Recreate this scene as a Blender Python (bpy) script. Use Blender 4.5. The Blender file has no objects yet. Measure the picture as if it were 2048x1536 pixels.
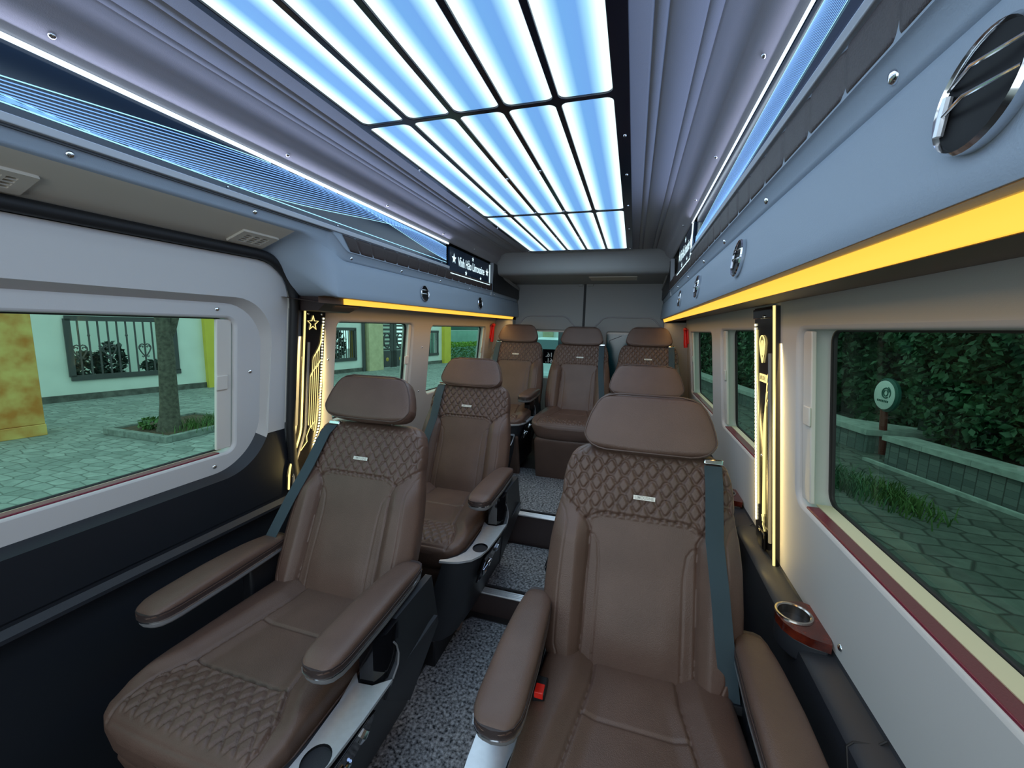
import bpy, bmesh, math, random
import numpy as np
from mathutils import Matrix, Vector
pi = math.pi
sc = bpy.context.scene
COL = sc.collection
ZC = 1.36                      # camera height above the aisle floor; geometry below is written relative to the camera height

# ------------------------------------------------------------------ camera, sky, lights, exposure
cam_d = bpy.data.cameras.new('camera'); cam = bpy.data.objects.new('camera', cam_d); COL.objects.link(cam)
cam_d.sensor_width = 36.0; cam_d.lens = 806.15 / 2048 * 36.0; cam_d.clip_start = 0.02; cam_d.clip_end = 300
Rw = ((0.9575145, 0.06350861, -0.28130525), (0.28734133, -0.12718387, 0.94934673), (0.02451421, -0.98984389, -0.14002905))
cam.matrix_world = Matrix([[Rw[i][0], -Rw[i][1], -Rw[i][2], (0, 0, ZC)[i]] for i in range(3)] + [[0, 0, 0, 1]])
sc.camera = cam
world = bpy.data.worlds.new('sky'); sc.world = world; world.use_nodes = True
wn = world.node_tree.nodes['Background']; wn.inputs[0].default_value = (0.80, 0.93, 1.0, 1); wn.inputs[1].default_value = 1.35
sc.view_settings.view_transform = 'Standard'; sc.view_settings.look = 'None'
sc.view_settings.gamma = 1.0; sc.view_settings.exposure = 0.0; sc.view_settings.use_curve_mapping = False
def area(name, loc, to, sx, sy, power, col, spread=180):
    # rectangular lamp; sx runs across, sy along the van; shines towards 'to'
    l = bpy.data.lights.new(name, 'AREA'); l.shape = 'RECTANGLE'; l.size = sx; l.size_y = sy; l.energy = power; l.color = col; l.spread = math.radians(spread)
    o = bpy.data.objects.new(name, l); COL.objects.link(o); o.location = (loc[0], loc[1], loc[2] + ZC)
    z = -Vector(to).normalized(); y = Vector((0, 1, 0)); x = y.cross(z).normalized(); y = z.cross(x)
    o.matrix_world = Matrix([[x[i], y[i], z[i], o.location[i]] for i in range(3)] + [[0, 0, 0, 1]])
    return o
area('roof_panel_light', (-.41, 1.0, .535), (0, 0, -1), .68, 3.8, 9.5, (.70, .87, 1.0))
area('front_fill', (-.42, -1.15, -.05), (0, 1, .12), 1.5, .8, 8.5, (.88, .94, 1.0))  # added fill lamp behind the camera, lifts seat fronts and rear doors
sc.cycles.use_denoising = True
sc.cycles.max_bounces = 8; sc.cycles.diffuse_bounces = 4; sc.cycles.transparent_max_bounces = 16
sc.cycles.sample_clamp_indirect = 4.0; sc.cycles.adaptive_threshold = 0.03
sc.cycles.caustics_reflective = False; sc.cycles.caustics_refractive = False

# ------------------------------------------------------------------ materials
MATS = {}
def mat(name, col, rough=0.6, metal=0.0, spec=0.5, emit=None, estr=0.0, var=0.0, vscale=20.0, bump=0.0, bscale=200.0, col2=None, sheen=0.0, coat=0.0, stretch=None, detail=4):
    m = bpy.data.materials.new(name); m.use_nodes = True; nt = m.node_tree; N = nt.nodes; L = nt.links
    b = N['Principled BSDF']; b.inputs['Roughness'].default_value = rough; b.inputs['Metallic'].default_value = metal
    b.inputs['Specular IOR Level'].default_value = spec; b.inputs['Base Color'].default_value = (*col, 1)
    b.inputs['Coat Weight'].default_value = coat; b.inputs['Sheen Weight'].default_value = sheen
    tc = N.new('ShaderNodeTexCoord'); mp = N.new('ShaderNodeMapping'); L.new(tc.outputs['Object'], mp.inputs['Vector'])
    if stretch: mp.inputs['Scale'].default_value = stretch
    if var or col2:
        n = N.new('ShaderNodeTexNoise'); n.inputs['Scale'].default_value = vscale; n.inputs['Detail'].default_value = detail
        L.new(mp.outputs[0], n.inputs['Vector'])
        r = N.new('ShaderNodeValToRGB'); r.color_ramp.elements[0].position = 0.32; r.color_ramp.elements[1].position = 0.68
        c2 = col2 if col2 else tuple(min(1, c * (1 + var)) for c in col); c1 = col if col2 else tuple(c * (1 - var) for c in col)
        r.color_ramp.elements[0].color = (*c1, 1); r.color_ramp.elements[1].color = (*c2, 1)
        L.new(n.outputs['Fac'], r.inputs[0]); L.new(r.outputs[0], b.inputs['Base Color'])
    if bump:
        n = N.new('ShaderNodeTexNoise'); n.inputs['Scale'].default_value = bscale; n.inputs['Detail'].default_value = 3
        L.new(mp.outputs[0], n.inputs['Vector'])
        bp = N.new('ShaderNodeBump'); bp.inputs['Strength'].default_value = bump; bp.inputs['Distance'].default_value = 0.004
        L.new(n.outputs['Fac'], bp.inputs['Height']); L.new(bp.outputs[0], b.inputs['Normal'])
    if emit:
        b.inputs['Emission Color'].default_value = (*emit, 1); b.inputs['Emission Strength'].default_value = estr
    MATS[name] = m
    return m
def M(n): return MATS[n]
def glass(name, tint, refl=0.05):
    m = bpy.data.materials.new(name); m.use_nodes = True; nt = m.node_tree; N = nt.nodes; L = nt.links; N.clear()
    o = N.new('ShaderNodeOutputMaterial'); mx = N.new('ShaderNodeMixShader'); t = N.new('ShaderNodeBsdfTransparent'); g = N.new('ShaderNodeBsdfGlossy')
    t.inputs[0].default_value = (*tint, 1); g.inputs['Roughness'].default_value = 0.02; mx.inputs[0].default_value = refl
    L.new(t.outputs[0], mx.inputs[1]); L.new(g.outputs[0], mx.inputs[2]); L.new(mx.outputs[0], o.inputs[0]); MATS[name] = m
mat('leather', (.118, .070, .054), .42, spec=.45, var=.10, vscale=9, bump=.25, bscale=420)
mat('leather_pipe', (.075, .043, .034), .45)
mat('leather_dark', (.040, .026, .025), .5, bump=.2, bscale=400)
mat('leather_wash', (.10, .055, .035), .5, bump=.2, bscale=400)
mat('wall_beige', (.50, .475, .455), .55, spec=.3, bump=.06, bscale=600)
mat('wall_white', (.60, .585, .575), .5, spec=.3, bump=.05, bscale=600)
mat('jamb_cream', (.80, .66, .48), .5)
mat('shade_white', (.70, .66, .60), .4)
mat('headliner', (.36, .35, .365), .75, spec=.2, bump=.15, bscale=500)
mat('rear_grey', (.34, .345, .34), .6, spec=.3, bump=.06, bscale=500)
mat('duct_led_tinted', (.32, .38, .45), .55, spec=.3, bump=.10, bscale=500)  # beige plastic; blue spill of the LED panels is mixed into its colour
mat('soffit_tan', (.62, .57, .48), .6, spec=.3)
mat('rail_grey', (.45, .48, .52), .35)
mat('plastic_black', (.010, .011, .014), .38)
mat('plastic_dark', (.012, .015, .021), .5, bump=.1, bscale=700)
mat('console_dark', (.026, .029, .036), .45, bump=.1, bscale=700)
mat('gloss_black', (.006, .006, .008), .08, spec=.6)
mat('vent_black', (.004, .004, .005), .55, spec=.15)
mat('rubber', (.010, .010, .011), .6)
mat('trim_grey', (.17, .17, .18), .45)
mat('chrome', (.82, .83, .85), .12, metal=1)
mat('satin_metal', (.70, .73, .77), .33, metal=.55, var=.04, vscale=60)
mat('steel', (.55, .52, .48), .2, metal=1)
mat('burgundy', (.17, .012, .032), .3, bump=.1, bscale=300)
mat('burl', (.16, .022, .010), .12, coat=.6, col2=(.05, .008, .005), vscale=28, detail=8)
mat('belt', (.028, .055, .072), .65, sheen=.2, bump=.4, bscale=900, stretch=(1, 1, 4))
mat('red_plastic', (.75, .02, .015), .3)
mat('red_buckle', (.9, .03, .02), .25)
mat('carpet', (.022, .024, .030), .95, spec=.1, col2=(.40, .41, .44), vscale=95, bump=.9, bscale=110, stretch=(1, 1, 1))
mat('carpet_edge', (.03, .03, .035), .9)
mat('floor_vinyl', (.03, .025, .025), .5)
mat('step_leather', (.048, .032, .032), .5, bump=.15, bscale=300)
mat('backing_blue', (.012, .030, .060), .18, spec=.5)
mat('backing_dark', (.010, .009, .010), .15)
mat('panel_bezel', (.010, .012, .020), .18, spec=.6)
mat('line_blue', (.1, .2, .4), .4, emit=(.22, .48, 1.0), estr=.95)
mat('line_cyan', (.1, .2, .4), .4, emit=(.42, .85, 1.0), estr=1.1)
mat('led_cool', (.5, .6, .7), .4, emit=(.72, .86, 1.0), estr=1.5)
mat('led_warm', (.6, .5, .2), .4, emit=(1.0, .80, .30), estr=1.15)
mat('led_white_warm', (.6, .6, .4), .4, emit=(1.0, .93, .62), estr=1.7)
mat('led_sign', (.5, .6, .7), .4, emit=(.72, .95, 1.0), estr=1.15)
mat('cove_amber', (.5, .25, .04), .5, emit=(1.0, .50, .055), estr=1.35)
mat('plate_metal', (.82, .80, .72), .28)
mat('engrave', (.36, .35, .31), .5)
glass('tinted_glass_left', (.72, .93, .85), .012)
glass('tinted_glass_right', (.52, .68, .59), .035)
glass('tinted_glass_rear', (.60, .85, .80), .03)
mat('teal_glass', (.012, .085, .105), .15)
# outside
mat('plaster', (.80, .84, .80), .8, var=.05, vscale=2)
mat('yellow_paint', (.72, .58, .07), .7, var=.06, vscale=3)
mat('marble', (.62, .22, .04), .35, col2=(.86, .62, .20), vscale=3.2, detail=9)
mat('stone_plinth', (.13, .13, .12), .8, var=.4, vscale=6)
mat('iron', (.075, .075, .08), .5)
mat('bark', (.10, .09, .07), .9, var=.4, vscale=18, bump=.8, bscale=40)
mat('soil', (.09, .06, .04), 1.0, var=.4, vscale=20)
mat('kerb', (.22, .25, .23), .85, var=.3, vscale=10)
mat('leaf_dark', (.022, .075, .040), .5, vscale=3.0, col2=(.075, .20, .09))
mat('leaf_mid', (.045, .12, .03), .5, col2=(.11, .22, .05), vscale=5)
mat('leaf_bright', (.16, .34, .03), .5, col2=(.26, .45, .06), vscale=5)
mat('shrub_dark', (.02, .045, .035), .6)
mat('stone_wall', (.12, .14, .145), .8, col2=(.22, .25, .25), vscale=7, bump=.6, bscale=30)
mat('stone_cap', (.44, .50, .48), .75, var=.2, vscale=8)
mat('courtyard', (.78, .84, .80), .9)
mat('wood_shutter', (.10, .04, .02), .6)
mat('window_wood', (.36, .22, .05), .6)
mat('brick_post', (.17, .13, .09), .85, var=.3, vscale=12)
mat('sign_white', (.85, .92, .92), .5)
mat('sign_green', (.02, .12, .10), .5)
mat('pole_red', (.16, .025, .02), .5)
mat('car_white', (.75, .78, .78), .25)
mat('car_glass', (.05, .09, .10), .1)
mat('green_wall', (.30, .55, .47), .8, var=.1, vscale=2)
mat('grille_gold', (.55, .36, .06), .5)
def paving(name, c1, c2, c3, sx, sy):
    m = bpy.data.materials.new(name); m.use_nodes = True; nt = m.node_tree; N = nt.nodes; L = nt.links; b = N['Principled BSDF']; b.inputs['Roughness'].default_value = .8
    tc = N.new('ShaderNodeTexCoord'); mp = N.new('ShaderNodeMapping'); mp.inputs['Scale'].default_value = (sx, sy, 1); L.new(tc.outputs['Object'], mp.inputs[0])
    v = N.new('ShaderNodeTexVoronoi'); v.feature = 'DISTANCE_TO_EDGE'; v.inputs['Scale'].default_value = 1; v.inputs['Randomness'].default_value = .55; L.new(mp.outputs[0], v.inputs['Vector'])
    v2 = N.new('ShaderNodeTexVoronoi'); v2.inputs['Scale'].default_value = 1; v2.inputs['Randomness'].default_value = .55; L.new(mp.outputs[0], v2.inputs['Vector'])
    r2 = N.new('ShaderNodeValToRGB'); r2.color_ramp.elements[0].color = (*c1, 1); r2.color_ramp.elements[1].color = (*c2, 1); L.new(v2.outputs['Color'], r2.inputs[0])
    n = N.new('ShaderNodeTexNoise'); n.inputs['Scale'].default_value = 9; n.inputs['Detail'].default_value = 6; L.new(tc.outputs['Object'], n.inputs['Vector'])
    mm = N.new('ShaderNodeMixRGB'); mm.blend_type = 'MULTIPLY'; mm.inputs[0].default_value = .6; L.new(r2.outputs[0], mm.inputs[1]); L.new(n.outputs['Fac'], mm.inputs[2])
    r = N.new('ShaderNodeValToRGB'); r.color_ramp.elements[0].position = 0.02; r.color_ramp.elements[1].position = 0.07; L.new(v.outputs['Distance'], r.inputs[0])
    mx = N.new('ShaderNodeMixRGB'); mx.inputs[1].default_value = (*c3, 1); L.new(r.outputs[0], mx.inputs[0]); L.new(mm.outputs[0], mx.inputs[2]); L.new(mx.outputs[0], b.inputs['Base Color'])
    MATS[name] = m
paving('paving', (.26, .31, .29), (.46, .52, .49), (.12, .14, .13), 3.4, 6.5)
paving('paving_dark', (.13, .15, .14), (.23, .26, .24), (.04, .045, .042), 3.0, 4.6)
def blockwall(name, c1, c2, c3, sc_):
    m = bpy.data.materials.new(name); m.use_nodes = True; nt = m.node_tree; N = nt.nodes; L = nt.links; b = N['Principled BSDF']; b.inputs['Roughness'].default_value = .8
    tc = N.new('ShaderNodeTexCoord'); mp = N.new('ShaderNodeMapping'); mp.inputs['Rotation'].default_value = (pi / 2, 0, pi / 2); L.new(tc.outputs['Object'], mp.inputs[0])
    br = N.new('ShaderNodeTexBrick'); br.inputs['Color1'].default_value = (*c1, 1); br.inputs['Color2'].default_value = (*c2, 1); br.inputs['Mortar'].default_value = (*c3, 1)
    br.inputs['Scale'].default_value = sc_; br.inputs['Mortar Size'].default_value = .012; L.new(mp.outputs[0], br.inputs['Vector']); L.new(br.outputs[0], b.inputs['Base Color']); MATS[name] = m
blockwall('stone_blocks', (.12, .15, .155), (.20, .235, .235), (.07, .08, .08), 5.5)
def cell_emission():
    # frosted, edge-lit lamp glass: white along its two long edges, sky blue in the middle
    m = bpy.data.materials.new('lamp_cell'); m.use_nodes = True; nt = m.node_tree; N = nt.nodes; L = nt.links; b = N['Principled BSDF']
    b.inputs['Base Color'].default_value = (.04, .05, .06, 1); b.inputs['Roughness'].default_value = .35
    tc = N.new('ShaderNodeTexCoord'); sp = N.new('ShaderNodeSeparateXYZ'); L.new(tc.outputs['Generated'], sp.inputs[0])
    r = N.new('ShaderNodeValToRGB'); e = r.color_ramp.elements
    e[0].position = 0.0; e[0].color = (1.0, 1.25, 1.3, 1); e[1].position = 1.0; e[1].color = (1.0, 1.25, 1.3, 1)
    for p, c in ((.14, (.98, 1.2, 1.28)), (.26, (.42, .84, 1.08)), (.38, (.17, .43, .86)), (.60, (.17, .41, .86)), (.74, (.42, .84, 1.08)), (.86, (.98, 1.2, 1.28))):
        q = e.new(p); q.color = (*c, 1)
    L.new(sp.outputs[0], r.inputs[0]); L.new(r.outputs[0], b.inputs['Emission Color']); b.inputs['Emission Strength'].default_value = 1.0
    MATS['lamp_cell'] = m
cell_emission()

# ------------------------------------------------------------------ geometry helpers
ORG = {}
def tag(o, label=None, cat=None, group=None, kind=None):
    if label: o['label'] = label
    if cat: o['category'] = cat
    if group: o['group'] = group
    if kind: o['kind'] = kind
    return o
def thing(name, label, cat, loc, group=None, kind=None, local=False):
    o = bpy.data.objects.new(name, None); COL.objects.link(o); o.location = (loc[0], loc[1], loc[2] + ZC)
    ORG[o.name] = np.zeros(3) if local else np.array(loc, float)
    return tag(o, label, cat, group, kind)
class G:
    def __init__(s): s.v = []; s.f = []; s.n = 0
    def add(s, vs, fs):
        vs = np.asarray(vs, float).reshape(-1, 3); k = s.n
        s.v.append(vs); s.f += [tuple(int(i) + k for i in f) for f in fs]; s.n += len(vs); return s
    def box(s, x0, x1, y0, y1, z0, z1, fn=None):
        p = [(x, y, z) for x in (x0, x1) for y in (y0, y1) for z in (z0, z1)]
        if fn: p = [fn(*q) for q in p]
        return s.add(p, [(0, 1, 3, 2), (4, 6, 7, 5), (0, 4, 5, 1), (2, 3, 7, 6), (0, 2, 6, 4), (1, 5, 7, 3)])
    def grid(s, P, cu=False, cv=False):
        P = np.asarray(P, float); a, b = P.shape[:2]; f = []
        for i in range(a if cu else a - 1):
            for j in range(b if cv else b - 1):
                i2 = (i + 1) % a; j2 = (j + 1) % b
                f.append((i * b + j, i2 * b + j, i2 * b + j2, i * b + j2))
        return s.add(P, f)
    def tube(s, pts, r, n=8, closed=False, caps=True):
        pts = np.asarray(pts, float); m = len(pts); rings = []; up = None
        rr = np.broadcast_to(np.asarray(r, float), (m,))
        for i in range(m):
            a = pts[(i - 1) % m] if (closed or i) else pts[i]; b = pts[(i + 1) % m] if (closed or i < m - 1) else pts[i]
            t = b - a; t = t / (np.linalg.norm(t) + 1e-12)
            if up is None:
                up = np.array([0, 0, 1.0]) if abs(t[2]) < .9 else np.array([1.0, 0, 0])
            up = up - t * (up @ t); up = up / (np.linalg.norm(up) + 1e-12); w = np.cross(t, up)
            rings.append([pts[i] + rr[i] * (math.cos(q) * up + math.sin(q) * w) for q in np.arange(n) * 2 * pi / n])
        k = s.n; s.grid(np.array(rings), cu=closed, cv=True)
        if caps and not closed:
            s.f.append(tuple(range(k, k + n))); s.f.append(tuple(range(k + (m - 1) * n, k + m * n)))
        return s
    def cyl(s, a, b, r, r2=None, n=20): return s.tube([a, b], [r, r if r2 is None else r2], n)
    def lathe(s, prof, o, ax, n=28, caps=False):
        o = np.asarray(o, float); ax = np.asarray(ax, float); ax /= np.linalg.norm(ax)
        e = np.array([0, 0, 1.0]) if abs(ax[2]) < .9 else np.array([1.0, 0, 0]); e -= ax * (e @ ax); e /= np.linalg.norm(e); w = np.cross(ax, e)
        k = s.n; P = [[o + h * ax + r * (math.cos(q) * e + math.sin(q) * w) for q in np.arange(n) * 2 * pi / n] for r, h in prof]
        s.grid(np.array(P), cv=True)
        if caps: s.f.append(tuple(range(k, k + n))); s.f.append(tuple(range(k + (len(prof) - 1) * n, k + len(prof) * n)))
        return s
    def prism(s, poly, fn, d0, d1):
        n = len(poly); k = s.n
        s.add([fn(u, v, d0) for u, v in poly] + [fn(u, v, d1) for u, v in poly], [tuple(range(n)), tuple(range(n, 2 * n))] + [(i, (i + 1) % n, n + (i + 1) % n, n + i) for i in range(n)])
        return s
    def holed(s, outer, holes, fn, d0, d1, lip=.008, rim=True):
        # plate with rounded openings; holes = (u0,u1,v0,v1,r); the openings run back to d1 with a small rounded lip
        bm = bmesh.new(); sg = 1 if d1 > d0 else -1
        def loop(poly):
            vs = [bm.verts.new((u, v, 0)) for u, v in poly]
            return [bm.edges.new((vs[i], vs[(i + 1) % len(vs)])) for i in range(len(vs))]
        ed = loop(outer)
        for h in holes: ed += loop(rrect(h[0] - lip, h[1] + lip, h[2] - lip, h[3] + lip, h[4] + lip))
        bmesh.ops.triangle_fill(bm, use_beauty=True, use_dissolve=False, edges=ed)
        bm.verts.index_update(); s.add([fn(v.co.x, v.co.y, d0) for v in bm.verts], [tuple(v.index for v in f.verts) for f in bm.faces]); bm.free()
        for h in holes:
            rows = []
            for e, d in ((lip, d0), (lip * .45, d0 + sg * lip * .2), (lip * .12, d0 + sg * lip * .55), (0, d0 + sg * lip), (0, d1)):
                rows.append([fn(u, v, d) for u, v in rrect(h[0] - e, h[1] + e, h[2] - e, h[3] + e, h[4] + e)])
            s.grid(np.array(rows), cv=True)
        if rim: s.grid(np.array([[fn(u, v, d0) for u, v in outer], [fn(u, v, d1) for u, v in outer]]), cv=True)
        return s
    def ob(s, name, m, parent=None, smooth=True, ang=38, org=None, bevel=0, **tags):
        V = np.concatenate(s.v) if s.v else np.zeros((0, 3))
        me = bpy.data.meshes.new(name)
        if parent is None:
            lo = V.min(0); hi = V.max(0); o = np.array([(lo[0] + hi[0]) / 2, (lo[1] + hi[1]) / 2, lo[2]])
        else: o = ORG[parent.name]
        if org is not None: base = o; o = np.asarray(org, float)
        me.from_pydata((V - o).tolist(), [], s.f); me.update()
        bm = bmesh.new(); bm.from_mesh(me); bmesh.ops.recalc_face_normals(bm, faces=bm.faces); bm.to_mesh(me); bm.free()
        x = bpy.data.objects.new(name, me); COL.objects.link(x)
        for k in (m if isinstance(m, (list, tuple)) else [m]): me.materials.append(M(k))
        if smooth:
            me.shade_smooth(); me.set_sharp_from_angle(angle=math.radians(ang))
        if parent is None: x.location = (o[0], o[1], o[2] + ZC)
        else:
            x.parent = parent
            if org is not None: x.location = o - base
        ORG[x.name] = o
        if bevel:
            bv = x.modifiers.new('bevel', 'BEVEL'); bv.width = bevel; bv.segments = 3; bv.limit_method = 'ANGLE'
        return tag(x, **tags)
def rrect(u0, u1, v0, v1, r, n=7):
    P = []
    for cx, cy, a in ((u1 - r, v0 + r, -pi / 2), (u1 - r, v1 - r, 0), (u0 + r, v1 - r, pi / 2), (u0 + r, v0 + r, pi)):
        P += [(cx + r * math.cos(a + t * pi / 2 / (n - 1)), cy + r * math.sin(a + t * pi / 2 / (n - 1))) for t in range(n)]
    return P
def arc(cx, cy, r, a0, a1, n=10): return [(cx + r * math.cos(a0 + (a1 - a0) * t / (n - 1)), cy + r * math.sin(a0 + (a1 - a0) * t / (n - 1))) for t in range(n)]
def smooth(x, a, b):
    t = np.clip((x - a) / (b - a), 0, 1); return t * t * (3 - 2 * t)
def pill(vk, wk, nu, nv, T, back, relief=None, p=6, er=.03, nb=14, vdense=None):
    # upholstered pad: outline half-width wk(vk), front crown T, back depth; returns (x, v, w) rows; w>0 faces out
    v0, v1 = vk[0], vk[-1]
    t = np.linspace(0, 1, nv); t = t - .06 * np.sin(2 * pi * t); v = v0 + (v1 - v0) * t
    hw = np.interp(v, vk, wk)
    s_ = np.linspace(-1, 1, nu); u = np.sign(s_) * (1 - (1 - np.abs(s_)) ** 1.35)
    e = np.minimum(v - v0, v1 - v); q = np.clip(e / er, 0, 1); fe = np.sqrt(np.clip(1 - (1 - q) ** 2, 0, 1))
    D = (1 - np.abs(u) ** p) ** (1 / p)
    X = u[None, :] * hw[:, None]; V = np.repeat(v[:, None], nu, 1); W = -T + T * D[None, :] * fe[:, None]
    if relief is not None: W = W + relief(X, V) * (D[None, :] * fe[:, None])
    ub = np.linspace(1, -1, nb + 2)[1:-1]; Db = (1 - np.abs(ub) ** 4) ** .25
    Xb = ub[None, :] * hw[:, None] * .995; Vb = np.repeat(v[:, None], nb, 1); Wb = -T - back * Db[None, :] * fe[:, None]
    return np.concatenate([X, Xb], 1), np.concatenate([V, Vb], 1), np.concatenate([W, Wb], 1)
def dist_poly(X, V, pts):
    d = np.full(X.shape, 9.0)
    for (a, b), (c, e) in zip(pts[:-1], pts[1:]):
        L2 = (c - a) ** 2 + (e - b) ** 2 + 1e-12; t = np.clip(((X - a) * (c - a) + (V - b) * (e - b)) / L2, 0, 1)
        d = np.minimum(d, np.hypot(X - a - t * (c - a), V - b - t * (e - b)))
    return d
def copy_tree(o, parent=None):
    c = o.copy(); COL.objects.link(c); ORG[c.name] = ORG[o.name]
    if parent is not None: c.parent = parent; c.matrix_parent_inverse = o.matrix_parent_inverse.copy()
    for ch in [x for x in bpy.data.objects if x.parent == o]: copy_tree(ch, c)
    return c
def text_mesh(s, size, bold=0.0, shear=0.0):
    cu = bpy.data.curves.new('t', 'FONT'); cu.body = s; cu.size = size; cu.align_x = 'CENTER'; cu.align_y = 'CENTER'; cu.offset = bold; cu.shear = shear; cu.resolution_u = 3
    o = bpy.data.objects.new('t', cu); COL.objects.link(o); dg = bpy.context.evaluated_depsgraph_get(); dg.update()
    me = bpy.data.meshes.new_from_object(o.evaluated_get(dg)); V = np.array([v.co for v in me.vertices]); F = [tuple(p.vertices) for p in me.polygons]
    bpy.data.objects.remove(o); bpy.data.curves.remove(cu); bpy.data.meshes.remove(me); return V, F
def star(r, cx=0, cy=0, k=.42, a0=pi / 2): return [(cx + (r if i % 2 == 0 else r * k) * math.cos(a0 + i * pi / 5), cy + (r if i % 2 == 0 else r * k) * math.sin(a0 + i * pi / 5)) for i in range(10)]
XC = -.421
def wx(side, z, d=0): return XC + side * (.8357 - .1 * z + d)          # the two side walls lean in towards the roof
def wall_fn(side): return lambda y, z, d: (wx(side, z, d), y, z)
def hx(side, h): return XC + side * h
rng = np.random.default_rng(4)

# ------------------------------------------------------------------ floor and steps
Z2, Z3, Y1, Y2 = -1.25, -1.07, 1.65, 2.12
G().box(-1.36, .52, -1.2, Y1, -1.40, -1.36).ob('floor', 'floor_vinyl', kind='structure', label='low dark aisle floor under the two front seats', cat='floor')
G().box(-1.36, .52, Y1, Y2, -1.40, Z2).ob('floor', 'step_leather', kind='structure', label='first raised floor step behind the low aisle floor', cat='floor')
G().box(-1.36, .52, Y2, 4.0, -1.40, Z3).ob('floor', 'step_leather', kind='structure', label='highest floor platform under the rear seat row', cat='floor')
def mat_piece(poly, z, label):
    t = thing('carpet_mat', label, 'carpet', (poly[0][0], poly[0][1], z), 'grey aisle carpet mats')
    fn = lambda x, y, d: (x, y, z + d)
    G().prism(poly, fn, .001, .012).ob('pile', 'carpet', t)
    G().tube([(x, y, z + .008) for x, y in poly], .006, 6, closed=True).ob('edge_binding', 'carpet_edge', t)
mat_piece([(-.715, .30), (-.10, .30), (-.10, 1.60), (-.64, 1.60), (-.715, 1.5)], -1.36, 'grey loop pile carpet mat on the low aisle floor between the front seats')
mat_piece([(-.62, Y1 + .05), (-.17, Y1 + .05), (-.17, Y2 - .02), (-.60, Y2 - .02), (-.64, Y2 - .06)], Z2, 'bluish grey carpet mat on the first step beside the second row')
mat_piece([(-.95, Y2 + .05), (-.12, Y2 + .05), (-.12, 2.86), (-.95, 2.86)], Z3, 'light grey carpet mat on the top platform before the rear seats')
for yy, zz, lab in ((Y1, Z2, 'silver metal edge strip on the lower aisle step'), (Y2, Z3, 'silver metal edge strip on the upper aisle step')):
    g = G()
    for k in range(4): g.tube([(-.66, yy - .004 + .011 * k, zz + .004), (-.12, yy - .004 + .011 * k, zz + .004)], .006, 8)
    g.box(-.66, -.12, yy - .008, yy + .036, zz, zz + .004); g.ob('step_edge', 'satin_metal', label=lab, cat='step edge', group='metal step edges')

# ------------------------------------------------------------------ side walls and windows
def window(n, side, u0, u1, v0, v1, depth, gl, label, burg=True, dbase=0, shade=True, r=.03, kind='structure'):
    w = thing('window_%d' % n, label, 'window', (wx(side, v0, dbase + depth), (u0 + u1) / 2, v0), kind='structure')
    f = wall_fn(side); b = dbase
    G().prism(rrect(u0 - .02, u1 + .02, v0 - .02, v1 + .02, r), f, b + depth + .004, b + depth + .008).ob('glass_pane', gl, w)
    g = G(); o = rrect(u0 - .03, u1 + .03, v0 - .03, v1 + .03, r)
    g.holed(o, [(u0 + .012, u1 - .012, v0 + .006, v1 - .004, r * .8)], f, b + depth - .006, b + depth + .003, lip=.004); g.ob('rubber_seal', 'rubber', w)
    if burg:
        G().box(u0 + .005, u1 - .05, b + .006, b + .036, v0 - .012, v0 + .004, lambda y, d, z: (wx(side, z, d), y, z)).ob('burgundy_sill_strip', 'burgundy', w, bevel=.003)
        G().box(u0 + .005, u1 - .01, b + .038, b + depth - .008, v0 - .012, v0 + .002, lambda y, d, z: (wx(side, z, d), y, z)).ob('sill', 'jamb_cream', w)
    if shade:
        G().box(u1 - (.056 if burg else .030), u1 - .004, b + .012, b + .024, v0 + .012, v1 - .004, lambda y, d, z: (wx(side, z, d), y, z)).ob('shade_rail', 'shade_white', w, bevel=.003)
        g = G(); g.box(u1 - .06, u1 - .02, b + .006, b + .012, -.235, -.185, lambda y, d, z: (wx(side, z, d), y, z)); g.ob('latch', 'shade_white', w, bevel=.003)
    return w
WR = [(-.50, 1.245, -.453, .012, .035), (1.65, 2.245, -.468, .010, .035), (2.49, 3.41, -.472, -.004, .035)]
f = wall_fn(1)
wr = G().holed([(-1.2, -.72), (3.98, -.72), (3.98, .125), (-1.2, .125)], WR, f, 0, .075, lip=.010)
wr = wr.ob('wall_right', 'wall_white', kind='structure', label='white moulded side panel around the right windows', cat='wall')
G().box(-1.2, 3.98, 0, .03, .10, .6, lambda y, d, z: (wx(1, z, d + .02), y, z)).box(-1.2, 3.98, .02, .05, -1.4, -.70, lambda y, d, z: (wx(1, -.7, d), y, z)).ob('outer_shell', 'plastic_dark', wr)
for k, (h, lab) in enumerate(zip(WR, ('large right side window next to the front seat, hedge outside', 'right window just behind the glowing pillar panel', 'rearmost window on the right wall by the red hammer'))):
    window(k + 1, 1, *h[:4], .082 if k == 0 else .07, 'tinted_glass_right', lab)
WL = [(1.505, 2.155, -.455, .004, .03), (2.38, 3.395, -.455, -.006, .03)]
wl = G().holed([(1.262, -.74), (3.98, -.74), (3.98, .125), (1.262, .125)], WL, wall_fn(-1), 0, .075, lip=.010)
wl = wl.ob('wall_left', 'wall_beige', kind='structure', label='beige side panel behind the sliding door around the left windows', cat='wall')
G().box(-1.2, 3.98, 0, .03, .10, .6, lambda y, d, z: (wx(-1, z, d + .06), y, z)).box(-1.2, 3.98, .03, .06, -1.4, -.72, lambda y, d, z: (wx(-1, -.7, d), y, z)).ob('outer_shell', 'plastic_dark', wl)
for k, (h, lab) in enumerate(zip(WL, ('left window just behind the sliding door, iron gate outside', 'rearmost window on the left wall with green hedge outside'))):
    window(k + 4, -1, *h[:4], .055, 'tinted_glass_left', lab, burg=False)
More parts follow.
